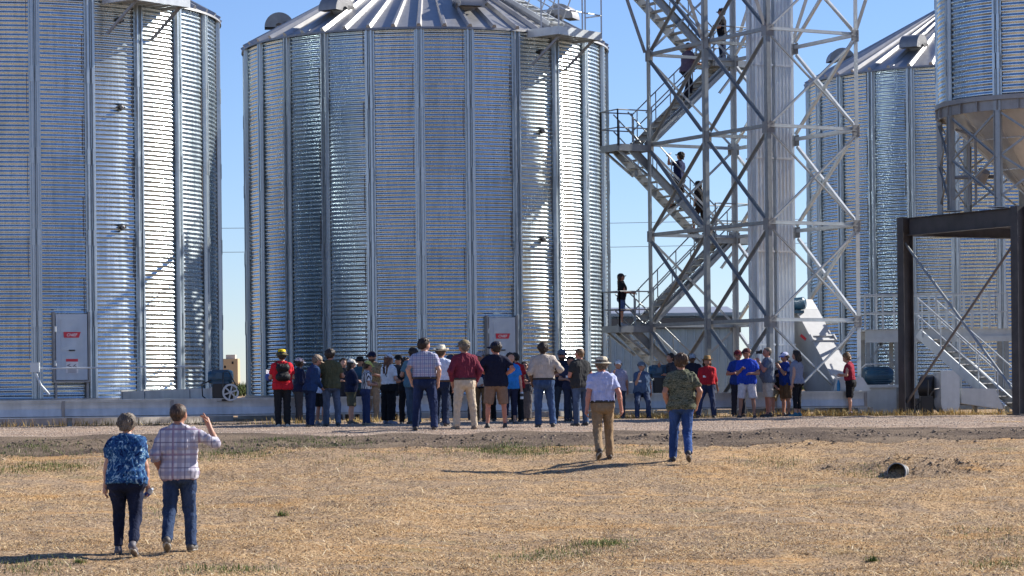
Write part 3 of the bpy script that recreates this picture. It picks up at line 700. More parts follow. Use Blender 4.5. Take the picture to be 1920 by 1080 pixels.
for z in (LV[1], LV[3]): landing(aL, .05, bU - .52, bD + .42, z, [((aL, bU - .52), (.05, bU - .52)), ((aL, bU - .52), (aL, bD + .42)), ((aL, bD + .42), (.05, bD + .42))])
aR = BAY + .65
for z in (LV[2], LV[4]): landing(2.35, aR, bU - .52, bD + .42, z, [((2.35, bU - .52), (aR, bU - .52)), ((aR, bU - .52), (aR, bD + .42)), ((2.35, bD + .42), (aR, bD + .42))])

# bucket elevator standing inside the near bay
be = empty('bucket_elevator', TA + T(1.12, 1.5, 0), TANG); tag(be, 'pair of tall square steel trunks of a bucket elevator inside the lattice tower', 'bucket elevator')
for k, x in enumerate((-.34, .34)):
    m = MB(); cx = Vector((x, 0, 0)); wd = .52; m.box(cx + Vector((0, 0, 7.2)), (wd, .46, 13.2))
    for sx in (-1, -.5, 0, .5, 1): m.box(cx + Vector((sx * (wd / 2 - .02), -.242, 7.2)), (.03, .025, 13.2))
    for sy in (-.2, 0, .2): m.box(cx + Vector((-wd / 2 - .012, sy, 7.2)), (.025, .03, 13.2)); m.box(cx + Vector((wd / 2 + .012, sy, 7.2)), (.025, .03, 13.2))
    for z in np.arange(2.0, 13.5, 2.62): m.box(cx + Vector((0, 0, z)), (wd + .07, .54, .05))
    m.build('trunk', TRUNKM, be)
m = MB(); m.box((0, .05, .62), (1.6, .7, 1.24)); m.cyl((0, -.33, .85), (0, .43, .85), .52, 24); m.box((0, .05, .08), (1.8, .9, .16))
m.build('boot', GALV_DULL, be, 40)
m = MB()
for x in (-.16, .16): m.tube([(x, .45, .3), (x, .45, 13.4)], .02, 6)
for k in range(43): m.tube([(-.16, .45, .5 + k * .3), (.16, .45, .5 + k * .3)], .012, 5)
m.build('ladder', GALV_LIGHT, be)
m = MB(); m.tube([(-.72, -.1, .2), (-.72, -.1, 13.2)], .04, 8); m.build('conduit', GALV_LIGHT, be, 40)

# ---------------------------------------------------------------- conveyor trough along the bins
def trough(p, q, nseg, label, legs=True):
    p, q = Vector(p), Vector(q); d = (q - p); L = d.length; d.normalize(); nr = Vector((d.y, -d.x, 0))
    root = empty('drag_conveyor', p, math.atan2(d.y, d.x)); tag(root, label, 'conveyor', 'low drag conveyors in front of the bins')
    m = MB(); H = .42
    m.box((L / 2, 0, .44), (L, .42, H - .02)); m.add([(0, -.213, .45), (L, -.213, .45), (L, -.245, .27), (0, -.245, .27), (0, -.213, .25), (L, -.213, .25)], [(3, 2, 1, 0), (4, 5, 2, 3)]); m.box((L / 2, 0, .665), (L, .56, .02)); m.box((L / 2, -.235, .632), (L, .03, .045)); m.box((L / 2, -.235, .235), (L, .05, .02)); m.box((L / 2, -.224, .56), (L, .012, .012))
    m.build('trough', TROUGHM, root)
    for k in range(nseg + 1):
        x = min(max(L * k / nseg, .05), L - .05); f = MB(); f.box((x, -.232, .44), (.06, .055, .40)); f.box((x + .035, -.24, .44), (.012, .07, .41))
        f.build('joint_flange', GALV_DULL, root)
        g = MB(); g.box((x + .2, .05, .11), (.10, .22, .23)); g.box((x + .2, .05, .012), (.2, .3, .02)); g.build('support', GALV_DULL, root)
    return root
trough((-19.0, 60.9, 0), (-6.05, 65.2, 0), 5, 'low pale steel drag conveyor on short feet along the left bin foundation')
trough((-6.0, 65.25, 0), (2.0, 68.6, 0), 3, 'low drag conveyor mostly hidden behind the legs of the big crowd')
trough((2.1, 69.65, 0), (9.75, 70.35, 0), 3, 'low drag conveyor at the foot of the lattice tower with people leaning on it')
trough((11.2, 72.2, 0), (16.5, 72.9, 0), 3, 'low drag conveyor under the raised walkway behind the black columns')

# bin unload drives: dark trough, teal motor, spoked pulley
def make_drive():
    r = empty('unload_drive'); r.scale = (.82, .82, .86); m = MB()
    a, b = Vector((-3.0, 1.3, 0.86)), Vector((0, 0, .93)); m.beam(a, b, .34, .40); m.beam(a + Vector((0, 0, -.225)), b + Vector((0, 0, -.225)), .46, .02)
    for t in (.0, .25, .75, 1.0): m.beam(a.lerp(b, t) - (b - a).normalized() * .02, a.lerp(b, t) + (b - a).normalized() * .02, .40, .46)
    m.build('unload_trough', galv('unload_trough_steel', .26, .42, .45, .4, 2.5), r)
    m = MB(); m.box((.28, -.05, 1.0), (.62, .5, .52)); m.build('drive_box', BLACKPL, r)
    m = MB(); m.lathe([(.0, -.42), (.17, -.42), (.2, -.38), (.2, .28), (.16, .34), (.0, .34)], 24, (.22, .0, 1.46), 0, axis=(1, .0, 0)); m.box((.2, 0, 1.29), (.5, .34, .06)); m.box((.15, -.2, 1.5), (.2, .1, .18))
    for k in range(20):
        t = k * math.pi / 10; m.box((.17, .205 * math.cos(t), 1.46 + .205 * math.sin(t)), (.52, .02, .02))
    m.build('motor', TEAL, r, 40)
    m = MB(); c = Vector((.52, -.36, 1.0)); m.lathe([(.20, -.04), (.255, -.04), (.255, .04), (.20, .04), (.20, -.04)], 36, c, 0, axis=(.25, -1, 0)); m.lathe([(.0, -.06), (.05, -.06), (.05, .06), (.0, .06)], 16, c, 0, axis=(.25, -1, 0))
    ux = Vector((1, .25, 0)).normalized()
    for k in range(6):
        t = k * math.pi / 3 + .3; e = ux * math.cos(t) + Vector((0, 0, 1)) * math.sin(t); m.beam(c + e * .04, c + e * .21, .045, .03, up=(.25, -1, 0))
    m.build('pulley', GALV_LIGHT, r, 40)
    m = MB(); m.tube([c + Vector((.25, .02, .05)), Vector((.46, -.3, 1.62)), Vector((.3, -.3, 1.6)), c + Vector((-.24, -.02, .1))], .018, 6); m.build('belt', BLACKPL, r); m = MB(); m.tube([(-.1, -.2, 1.36), (-.38, -.22, 1.25), (-.36, -.22, .9), (-.15, -.2, .74)], .022, 8); m.build('power_cable', BLACKPL, r)
    return r
g = 'bin unload drives with teal motors'
dv = make_drive(); dv.location = (-7.55, 64.75, -.04); tag(dv, 'unload drive with teal motor and six spoke pulley beside the left bin', 'bin drive', g)
d2 = copy_tree(dv); d2.location = (3.95, 70.9, .02); d2.rotation_euler.z = R(6); tag(d2, 'unload drive with teal motor on black box behind the man in camouflage shirt', 'bin drive')
m = MB(); m.tube([(-11.9, 63.9, .75 + .72), (-9.2, 64.9, .75 + .74), (-7.9, 64.9, 1.49)], .022, 8); m.box((-11.95, 63.85, 1.5), (.22, .12, .24)); m.tube([(-11.95, 63.85, 1.4), (-11.8, 63.8, 1.05), (-11.6, 63.9, .8)], .03, 8)
m.build('conduit_run', GALV_LIGHT, None, 40); tag(bpy.data.objects['conduit_run'], 'thin pale electric conduit with junction box running along left bin foot', 'conduit')
# drive on the right, under the raised walkway
d3 = empty('aeration_motor', (10.35, 72.0, 0)); tag(d3, 'dark teal motor on grey base in front of right bin under walkway', 'motor')
m = MB(); m.lathe([(.0, -.42), (.2, -.42), (.24, -.36), (.24, .32), (.19, .4), (.0, .4)], 24, (0, 0, 1.1), 0, axis=(1, .1, 0))
for k in range(20): t = k * math.pi / 10; m.box((-.02, .245 * math.cos(t), 1.1 + .245 * math.sin(t)), (.6, .02, .02))
m.build('motor', TEAL, d3, 40)
m = MB(); m.box((0, 0, .8), (1.1, .5, .08)); m.box((0, .1, .4), (1.0, .4, .8)); m.tube([(-.55, -.2, .82), (-.58, -.2, 1.25), (-.35, -.2, 1.42), (.3, -.2, 1.42)], .025, 6); m.build('motor_base', GALV_LIGHT, d3)

# ---------------------------------------------------------------- inclined conveyor feeding the elevator
ic = empty('inclined_conveyor', (9.3, 71.2, 0)); tag(ic, 'sloping enclosed grey conveyor with bright white cover beside the lattice tower', 'conveyor')
ct, cbm = W(1508, 572, 72.7) - ic.location, W(1597, 738, 71.0) - ic.location; ax = (cbm - ct).normalized(); sd = ax.cross(Vector((0, 0, 1))).normalized(); up = sd.cross(ax).normalized(); Ln = (cbm - ct).length
top, bot = ct - up * .60, cbm - up * .60
m = MB(); m.box((top + bot) / 2, (.74, Ln, 1.15), (sd, ax, up)); m.build('housing', galv('chute_steel', .36, .46, .5, .3, 3, (.95, 1, 1.02)), ic)
m = MB(); tt = lambda f: ct.lerp(cbm, f)
m.box(tt(.5), (.82, Ln + .1, .03), (sd, ax, up)); m.box(tt(.36) + up * .03, (.88, .05, .07), (sd, ax, up)); m.box(tt(.41) + up * .03, (.88, .05, .07), (sd, ax, up))
for s_ in (-.42, .42): m.box(tt(.385) + up * .03 + sd * s_, (.05, .2, .12), (sd, ax, up))
m.build('cover', COVERM, ic)
m = MB(); m.box(top - ax * .02 + up * .02, (.78, .36, 1.2), (sd, ax, up)); m.box(top + Vector((-.35, .1, .2)), (.4, .5, .8)); m.box(top + Vector((-.40, .1, -.55)), (.34, .45, .7)); m.build('head_box', GALV_DULL, ic)
m = MB(); c = ct + Vector((-.28, -.25, .02)); m.lathe([(.0, -.32), (.15, -.32), (.18, -.28), (.18, .25), (.12, .3), (.0, .3)], 24, c, 0, axis=(1, -.4, .1)); m.box(c - Vector((0, 0, .22)), (.45, .35, .08)); m.build('motor', TEAL, ic, 40)
m = MB(); sgn = -1 if sd.y > 0 else 1; c = top.lerp(bot, .30) + sd * (.378 * sgn) + up * .33; m.box(c, (.012, .26, .09), (sd, ax * .94 + up * .34, up)); m.build('red_decal', REDP, ic)
m = MB(); b = cbm + Vector((-.15, -.1, 0)); m.prism([Vector((b.x - .4, b.y - .2, .68)), Vector((b.x + .65, b.y - .2, .68)), Vector((b.x + .42, b.y - .2, 1.05)), Vector((b.x - .3, b.y - .2, 1.05))], (0, 0, 0), (0, .5, 0)); m.build('inlet_skirt', GALV_LIGHT, ic)
# teal bottle standing on the trough
m = MB(); p = W(1573, 736, 70.0); m.lathe([(0, 0), (.05, 0), (.05, .2), (.03, .25), (.03, .3), (0, .3)], 14, (0, 0, 0)); o = m.build('water_bottle', plain('teal_plastic', (.02, .22, .45), .3), None, 40); o.location = (p.x, 70.06, .678); tag(o, 'upright teal water bottle on the conveyor trough left of the woman in red tank top', 'bottle')

# ---------------------------------------------------------------- raised walkway with stairs on the right
wk = empty('raised_walkway', (10, 73, 0)); tag(wk, 'raised galvanised walkway with railings and a stair down to the right', 'walkway')
zk = 2.40; xa, xb = XZ(1622, 73, zk) - 10, XZ(1905, 73, zk) - 10
m = MB(); m.box(((xa + xb) / 2, .6, zk), (xb - xa, 1.1, .04))
for y in (0, 1.2): m.channel((xa, y, zk - .12), (xb, y, zk - .12), .26, .09, .012, up=(0, 0, 1), sx=1)
m.box(((xa + xb) / 2, -.05, zk - .27), (xb - xa, .05, .16)); m.build('deck', GALV_LIGHT, wk)
for k, px in enumerate((1628, 1682, 1888)):
    x = XZ(px, 73, 1.2) - 10; m = MB(); m.beam((x, .05, 0), (x, .05, zk - .26), .12, .12); m.beam((x, 1.1, 0), (x, 1.1, zk - .26), .12, .12); m.box((x, .05, .02), (.3, .3, .04)); m.build('post', GALV_FRAME, wk)
for x, s_ in ((XZ(1628, 73, 1.2) - 10, 1), (XZ(1682, 73, 1.2) - 10, -1)):
    m = MB(); m.angle((x, .05, 1.4), (x + s_ * .5, .05, zk - .27), .06, .008, up=(0, 1, 0)); m.build('knee_brace', GALV_FRAME, wk)
m = MB()
for y in (-.02, 1.22):
    for h_ in (.5, 1.02): m.tube([(xa, y, zk + h_), (xb - .25, y, zk + h_)], .022, 6)
    for k in range(9): x = xa + (xb - .25 - xa) * k / 8; m.beam((x, y, zk), (x, y, zk + 1.03), .05, .05)
m.build('walkway_railing', GALV_LIGHT, wk)
xs0 = XZ(1735, 73, zk) - 10; p0 = Vector((xs0, -.12, zk - .1)); p1 = Vector((xs0 + 2.05, -1.95, .12)); sv = Vector((1.95 - .12, 2.05, 0)).normalized(); m = MB()
for s_ in (-.42, .42): m.channel(p0 + sv * s_, p1 + sv * s_, .24, .07, .01, sx=(1 if s_ > 0 else -1))
fl = m.build('stair_flight', GALV_LIGHT, wk); m = MB(); rv = Vector((sv.y, -sv.x, 0))
for k in range(1, 12): m.box(p0.lerp(p1, k / 12), (.26, .8, .035), (rv, sv, (0, 0, 1)))
m.build('tread', GALV_DULL, fl); m = MB()
for s_ in (-.44, .44):
    for h_ in (.5, 1.0): m.tube([p0 + sv * s_ + Vector((0, 0, h_)), p1 + sv * s_ + Vector((0, 0, h_))], .021, 6)
    for k in range(5): c = p0.lerp(p1, (k + .25) / 4.5) + sv * s_; m.tube([c, c + Vector((0, 0, 1.0))], .02, 6)
m.build('handrail', GALV_LIGHT, fl)
# aeration fan: rounded housing and white transition duct
fn = empty('aeration_fan', (11.9, 70.6, 0)); tag(fn, 'silver aeration fan with rounded housing and pale duct at stair foot', 'fan')
m = MB(); U = [Vector((.28 * math.cos(t), 0, .30 + .28 * math.sin(t))) for t in np.linspace(math.pi, 2 * math.pi, 14)] + [Vector((.28, 0, 1.0)), Vector((.1, 0, 1.16)), Vector((-.28, 0, 1.16))]
fx, fy = Vector((.93, .37, 0)), Vector((-.37, .93, 0)); U = [Vector((.2, -.25, 0)) + fx * p.x + Vector((0, 0, p.z)) for p in U]; m.prism(U, (0, 0, 0), fy * .42)
m.prism([u + (u - U[0].lerp(U[13], .5)) * .06 - fy * .012 for u in U], (0, 0, 0), fy * .03); m.build('fan_housing', GALV_LIGHT, fn, 35)
m = MB(); m.lathe([(.0, -.2), (.34, -.2), (.34, .2), (.0, .2)], 20, (-.3, .2, .75), 0, axis=(.8, -.5, 0)); m.box((-.3, .3, .3), (.7, .6, .3)); m.build('fan_motor', BLACKPL, fn, 35)
m = MB(); m.prism([Vector((.55, .0, .3)), Vector((1.7, .0, .12)), Vector((1.7, .0, .18)), Vector((1.5, .0, .7)), Vector((.55, .0, .72))], (0, 0, 0), (0, .7, 0)); m.build('duct', GALV_LIGHT, fn)
cb = empty('control_box', (11.27, 69.35, 0)); tag(cb, 'black control box on the ground between column and fan', 'control box')
m = MB(); m.box((0, 0, .27), (.34, .3, .5)); m.box((0, -.16, .3), (.28, .02, .36)); m.build('cabinet', BLACKPL, cb)
m = MB(); m.tube([(.05, 0, .5), (.06, 0, .95)], .02, 6); m.tube([(-.15, -.05, .4), (-.3, -.1, .25), (-.25, -.1, .05), (-.4, .1, .03)], .015, 6); m.tube([(.1, .1, .5), (.25, .15, .7), (.4, .3, .72)], .015, 6); m.build('cable', BLACKPL, cb)

# ---------------------------------------------------------------- shed behind the tower, far tower, power lines
sh = empty('steel_shed', (0, 98, 0)); tag(sh, 'long low grey ribbed steel shed behind the lattice tower', 'shed')
x0, x1 = -7.5, XZ(1379, 98, 2); hS = 3.6; n = int((x1 - x0) / .3); m = MB()
pr = []
for k in range(n):
    x = x0 + (x1 - x0) * k / n; s_ = (x1 - x0) / n; pr += [(x, 0), (x + s_ * .70, 0), (x + s_ * .77, -.04), (x + s_ * .93, -.04)]
pr.append((x1, 0)); V = [(x, y, z) for z in (0, hS) for x, y in pr]; N = len(pr); m.add(V, [(i, i + 1, N + i + 1, N + i) for i in range(N - 1)])
m.box((x1 - .02, 6, hS / 2), (.04, 12, hS)); m.box((x0 + .02, 6, hS / 2), (.04, 12, hS)); m.box(((x0 + x1) / 2, 12, hS / 2), (x1 - x0, .04, hS)); m.build('wall', SHEDM, sh)
m = MB(); m.add([(x0 - .2, -.25, hS), (x1 + .2, -.25, hS), (x1 + .2, 6, hS + .5), (x0 - .2, 6, hS + .5), (x0 - .2, 12.2, hS), (x1 + .2, 12.2, hS)], [(0, 1, 2, 3), (3, 2, 5, 4)]); m.build('roof', GALV_ROOF, sh)
m = MB(); m.box(((x0 + x1) / 2, -.2, hS + .02), (x1 - x0 + .42, .08, .12), mi=1); m.box(((x0 + x1) / 2, -.1, hS - .32), (x1 - x0 + .1, .1, .42)); m.box((x1 - .05, -.06, (hS - .6) / 2), (.12, .05, hS - .6)); m.build('trim', [SHEDTRIM, SHEDM], sh)
fa = empty('far_elevator', tuple(W(436, 740, 500).xy) + (0,)); tag(fa, 'distant tan concrete grain elevator seen in gap between the two large bins', 'grain elevator')
m = MB(); m.box((-.4, 0, 3.6), (3.4, 4, 7.2)); m.build('tower', plain('tan_concrete', (.5, .36, .2), .9), fa)
m = MB(); m.box((-.2, .1, 7.6), (1.8, 2.5, .8)); m.build('headhouse', plain('pale_concrete', (.55, .48, .4), .9), fa)
for k in range(2): m = MB(); m.box((-1.2 + k * 1.5, -2.03, 5.6 + k * .8), (.35, .06, .5)); m.build('window', DARKGAP, fa)
for i, (z, name) in enumerate(((W(440, 428, 120).z, 'upper'), (W(440, 473, 120).z, 'lower'))):
    m = MB(); pts = [Vector((-30 + 70 * t, 120, z + .35 * (4 * (t - .3) ** 2 - .0) - .0)) for t in np.linspace(0, 1, 25)]
    m.tube(pts, .012, 5); o = m.build('power_line', STEELROD, None); tag(o, '%s thin power line crossing the sky in the gap between the bins' % name, 'power line', 'power lines')
for x, lb in ((-30, 'wooden pole holding the power lines, outside the left of the view'), (40, 'wooden pole holding the power lines, outside the right of the view')):
    m = MB(); m.tube([(x, 120.1, 0), (x, 120.1, 10.5)], [.17, .11], 10); m.box((x, 120.05, 9.3), (2.2, .1, .12)); o = m.build('utility_pole', plain('pole_wood', (.2, .14, .1), .9), None, 40); tag(o, lb, 'utility pole', 'utility poles')
# ---------------------------------------------------------------- people: smooth implicit surfaces meshed with surface nets
V3 = lambda *a: np.array(a, np.float32)
_OFF = np.array([(i, j, k) for i in (0, 1) for j in (0, 1) for k in (0, 1)])
_EDG = [(a, b) for a in range(8) for b in range(a + 1, 8) if np.abs(_OFF[a] - _OFF[b]).sum() == 1]
def surfnet(f, lo, h):
    s = f < 0
    c = np.zeros(tuple(d - 1 for d in f.shape), np.int8); nx, ny, nz = c.shape
    for i, j, k in _OFF: c += s[i:i + nx, j:j + ny, k:k + nz]
    act = (c > 0) & (c < 8); ijk = np.argwhere(act)
    idx = -np.ones(c.shape, np.int64); idx[act] = np.arange(len(ijk))
    vals = np.stack([f[ijk[:, 0] + o[0], ijk[:, 1] + o[1], ijk[:, 2] + o[2]] for o in _OFF], 1)
    pos = np.zeros((len(ijk), 3)); cnt = np.zeros(len(ijk))
    for a, b in _EDG:
        va, vb = vals[:, a], vals[:, b]; mk = (va < 0) != (vb < 0); t = np.where(mk, va / np.where(mk, va - vb, 1), 0)
        pos += mk[:, None] * (_OFF[a] + t[:, None] * (_OFF[b] - _OFF[a])); cnt += mk
    Vv = (ijk + pos / cnt[:, None]) * h + lo; Q = []
    for ax in range(3):
        sl0 = [slice(1, -1)] * 3; sl1 = [slice(1, -1)] * 3; sl0[ax] = slice(0, -1); sl1[ax] = slice(1, None)
        A, B = s[tuple(sl0)], s[tuple(sl1)]; df = np.argwhere(A != B); off = np.ones(3, int); off[ax] = 0; df = df + off
        if not len(df): continue
        u, v = (ax + 1) % 3, (ax + 2) % 3; eu = np.eye(3, dtype=int)[u]; ev = np.eye(3, dtype=int)[v]
        g = lambda d: idx[d[:, 0], d[:, 1], d[:, 2]]
        q = np.stack([g(df - eu - ev), g(df - ev), g(df), g(df - eu)], 1)
        ins = s[df[:, 0], df[:, 1], df[:, 2]]; q[~ins] = q[~ins][:, ::-1]; Q.append(q)
    return Vv.astype(np.float32), np.concatenate(Q)
class Cap:
    """tapered capsule; flat: cut square at the far end"""
    def __init__(s, a, b, ra, rb=None, k=.03, flat=False, sq=1.0): s.a = np.asarray(a, np.float32); s.b = np.asarray(b, np.float32); s.ra = ra; s.rb = ra if rb is None else rb; s.k = k; s.flat = flat; s.sq = sq
def field(groups, h):
    """groups: list of (caps, planes, k); planes keep n.p < c"""
    allc = [c for g in groups for c in g[0]]
    lo = np.min([np.minimum(c.a, c.b) - max(c.ra, c.rb) for c in allc], 0) - 3 * h; hi = np.max([np.maximum(c.a, c.b) + max(c.ra, c.rb) for c in allc], 0) + 3 * h
    n = np.ceil((hi - lo) / h).astype(int) + 1; axs = [lo[i] + h * np.arange(n[i], dtype=np.float32) for i in range(3)]
    F = np.full(tuple(n), .5, np.float32)
    for caps, planes, kg in groups:
        G = np.full(tuple(n), .5, np.float32)
        for c in caps:
            m = max(c.ra, c.rb) + c.k * 1.6 + 3 * h; i0 = np.maximum(((np.minimum(c.a, c.b) - m - lo) / h).astype(int), 0); i1 = np.minimum(((np.maximum(c.a, c.b) + m - lo) / h).astype(int) + 2, n)
            x, y, z = axs[0][i0[0]:i1[0], None, None] - c.a[0], axs[1][None, i0[1]:i1[1], None] - c.a[1], axs[2][None, None, i0[2]:i1[2]] - c.a[2]
            ab = c.b - c.a; L2 = float(ab @ ab) + 1e-9; dot = x * ab[0] + y * ab[1] + z * ab[2]; t = np.clip(dot / L2, 0, 1)
            d = np.sqrt((x - t * ab[0]) ** 2 + ((y - t * ab[1]) * c.sq) ** 2 + (z - t * ab[2]) ** 2) - (c.ra + (c.rb - c.ra) * t)
            if c.flat: L = math.sqrt(L2); d = np.maximum(d, dot / L - L)
            g = G[i0[0]:i1[0], i0[1]:i1[1], i0[2]:i1[2]]; q = np.clip(.5 + .5 * (g - d) / c.k, 0, 1); G[i0[0]:i1[0], i0[1]:i1[1], i0[2]:i1[2]] = g + (d - g) * q - c.k * q * (1 - q)
        for nn, cc in planes:
            G = np.maximum(G, axs[0][:, None, None] * nn[0] + axs[1][None, :, None] * nn[1] + axs[2][None, None, :] * nn[2] - cc)
        if kg: q = np.clip(.5 + .5 * (F - G) / kg, 0, 1); F = F + (G - F) * q - kg * q * (1 - q)
        else: F = np.minimum(F, G)
    return F, lo
def vnormals(Vv, Q):
    n = np.cross(Vv[Q[:, 2]] - Vv[Q[:, 0]], Vv[Q[:, 3]] - Vv[Q[:, 1]]); N = np.zeros_like(Vv)
    for i in range(4): np.add.at(N, Q[:, i], n)
    return N / (np.linalg.norm(N, axis=1, keepdims=True) + 1e-9)
def wrinkle(Vv, Q, amp, seed, fine=1.0):
    """cloth folds: noise drawn out along the drape"""
    N = vnormals(Vv, Q); u = np.arctan2(Vv[:, 0], Vv[:, 1] + .0) * .16
    a = vnoise(u * 60 * fine + seed, Vv[:, 2] * 7 + seed * 1.7 + u * 20, _vy) + .7 * vnoise((u + Vv[:, 0]) * 50 * fine - Vv[:, 2] * 16, Vv[:, 2] * 22 + seed, _vy2)
    return Vv + N * (np.maximum(a, -.25) * amp)[:, None].astype(np.float32)
def mesh_of(groups, h, wr=0, seed=0, fine=1.0):
    F, lo = field(groups, h); Vv, Q = surfnet(F, lo, h)
    if wr: Vv = wrinkle(Vv, Q, wr, seed, fine)
    return Vv, Q
def rot_y(v, a): return v
nrm = lambda v: np.asarray(v, np.float32) / (np.linalg.norm(v) + 1e-9)

# cloth and skin materials
def cloth(name, c, var=.22, rough=.92):
    q = NB(name); n = q.noise(14, None, 4, .6); f = q.noise(260, None, 2)
    q.base(q.ramp(q.math('ADD', q.math('MULTIPLY', n, .7), q.math('MULTIPLY', f, .3)), [(.3, tuple(x * (1 - var) for x in c)), (.7, tuple(min(.9, x * (1 + var)) for x in c))]))
    w_ = q.noise(11, q.mapping((1.6, 1.6, .55), rot=(0, .5, 0)), 3, .55, 1.2); q.set(rough=rough, spec=.2); q.bump(w_, .7, .035); return q.m
def denim(name, c):
    q = NB(name); n = q.noise(5, q.mapping((1, 1, .35)), 4, .65); f = q.noise(220, None, 2)
    q.base(q.ramp(q.math('ADD', q.math('MULTIPLY', n, .75), q.math('MULTIPLY', f, .25)), [(.33, tuple(x * .62 for x in c)), (.5, c), (.68, tuple(min(.9, x * 1.65 + .015) for x in c))])); w_ = q.noise(10, q.mapping((1.2, 1.2, 1.0)), 3, .55, 1.5); q.set(rough=.9, spec=.15); q.bump(w_, .6, .035); return q.m
def stripes_axis(q, axis, freq, width, soft=.06, off=0.0):
    sp = q.n('ShaderNodeSeparateXYZ'); q.l(q.co.outputs['Object'], sp.inputs[0]); v = q.math('FRACT', q.math('MULTIPLY_ADD', sp.outputs[axis], freq, 10.0 + off)); return q.ramp(v, [(0, 1.0), (width, 1.0), (min(width + soft, .98), 0.0)])
def plaid(name, base, c1, c2, c3, f=9.0):
    q = NB(name); n = q.noise(40, None, 2); c = q.mix(q.math('MULTIPLY', stripes_axis(q, 0, f, .34), .62), base, c1); c = q.mix(q.math('MULTIPLY', stripes_axis(q, 2, f, .34), .62), c, c1)
    c = q.mix(q.math('MULTIPLY', stripes_axis(q, 0, f, .07, .04, .42), .8), c, c2); c = q.mix(q.math('MULTIPLY', stripes_axis(q, 2, f, .07, .04, .42), .8), c, c2); c = q.mix(q.math('MULTIPLY', stripes_axis(q, 2, f * .5, .06, .04, .2), .8), c, c3); c = q.mix(q.math('MULTIPLY', stripes_axis(q, 0, f * .5, .06, .04, .2), .8), c, c3)
    q.base(q.mix(q.math('MULTIPLY', n, .25), c, (.35, .35, .4))); q.set(rough=.92, spec=.15); return q.m
def blotch(name, stops, scale, stretch=(1, 1, 1), dist=1.5, interp='LINEAR'):
    q = NB(name); n = q.noise(scale, q.mapping(stretch), 4, .7, dist); q.base(q.ramp(n, stops, interp)); q.set(rough=.92, spec=.15); return q.m
C = {}
def cl(c, kind=cloth):
    k = (tuple(c), kind.__name__)
    if k not in C: C[k] = kind('%s_%d' % ('fabric' if kind is cloth else 'denim', len(C)), c)
    return C[k]
def skin(name, c):
    q = NB(name); n = q.noise(9, None, 4); q.base(q.ramp(n, [(.3, tuple(x * .82 for x in c)), (.7, tuple(x * 1.12 for x in c))])); q.set(rough=.5, spec=.4); return q.m
SK = {'fair': skin('fair_skin', (.50, .27, .185)), 'tan': skin('tanned_skin', (.40, .195, .125)), 'dark': skin('dark_skin', (.085, .045, .03)), 'red': skin('reddish_skin', (.48, .20, .135))}
def hairm(name, c):
    q = NB(name); n = q.noise(34, q.mapping((1, 1, .3)), 4, .7, .8); q.base(q.ramp(n, [(.36, tuple(x * .3 for x in c)), (.5, c), (.64, tuple(min(.9, x * 2.2) for x in c))])); q.set(rough=.55, spec=.4); q.bump(n, .5, .01); return q.m
HM = {'dark': hairm('dark_hair', (.022, .014, .010)), 'brown': hairm('brown_hair', (.05, .028, .016)), 'red': hairm('auburn_hair', (.13, .05, .02)), 'grey': hairm('grey_hair', (.115, .092, .072)), 'blond': hairm('light_brown_hair', (.15, .085, .04))}
EYE = plain('eye_dark', (.02, .015, .012), .2); LIP = plain('lip', (.36, .12, .10), .5); LENS = plain('sunglass_lens', (.008, .008, .01), .12)
LEATHER = plain('brown_leather', (.09, .045, .022), .6); BELTM = plain('black_belt', (.018, .015, .014), .5); SOLE = plain('shoe_sole', (.35, .33, .30), .7)
NAVY = (.012, .017, .045); BLK = (.012, .012, .014); KHAKI = (.42, .33, .215); BROWN = (.17, .115, .075); WHT = (.72, .72, .72)

ARM = {  # upper-arm and forearm directions, x outward, y forward
    'hang': ((.24, -.04, -1), (.10, .16, -1)), 'swingf': ((.16, .22, -.95), (.02, .45, -.9)), 'swingb': ((.30, -.26, -.95), (.14, -.05, -1)),
    'hips': ((.62, -.42, -.75), (-.62, .55, -.42)), 'pocket': ((.40, -.30, -.95), (-.22, .40, -.88)), 'folded': ((.26, .16, -1), (-.85, .55, .12)),
    'front': ((.34, .06, -1), (-.62, .80, .05)), 'low': ((.16, .05, -1), (-.5, .55, -.55)), 'phone': ((.12, .55, -.8), (-.42, .45, .85)), 'chest': ((.14, .2, -1), (-.5, .6, .45)), 'chin': ((.02, .45, -.9), (-.25, .25, .95)),
    'point': ((.86, .22, -.42), (-.30, .32, .92)), 'drink': ((.5, .75, .02), (-.55, .12, .85)), 'rail': ((.1, .35, -.9), (-.1, .9, -.1)), 'lean': ((.22, -.35, -.92), (.1, -.18, -1)), 'away': ((.5, .1, -.8), (.2, .5, -.6))}
LEG = {'stand': (((.03, .01, -1), (.015, -.03, -1)),) * 2, 'wide': (((.13, .01, -1), (.06, -.03, -1)),) * 2, 'contra': (((.02, .01, -1), (0, -.02, -1)), ((.12, .12, -1), (.03, -.10, -1))),
       'walkR': (((.02, -.14, -1), (.0, -.62, -.8)), ((.05, .26, -1), (.03, -.10, -1))), 'walkL': (((.05, .26, -1), (.03, -.10, -1)), ((.02, -.14, -1), (.0, -.62, -.8))),
       'step': (((.03, .55, -.83), (0, -.12, -1)), ((.03, -.05, -1), (0, -.25, -.95))), 'sit': (((.10, .72, -.68), (.02, .22, -1)), ((.16, .72, -.68), (.05, .30, -1))), 'perch': (((.12, .55, -.83), (.03, .22, -1)), ((.20, .5, -.85), (.08, .35, -1)))}
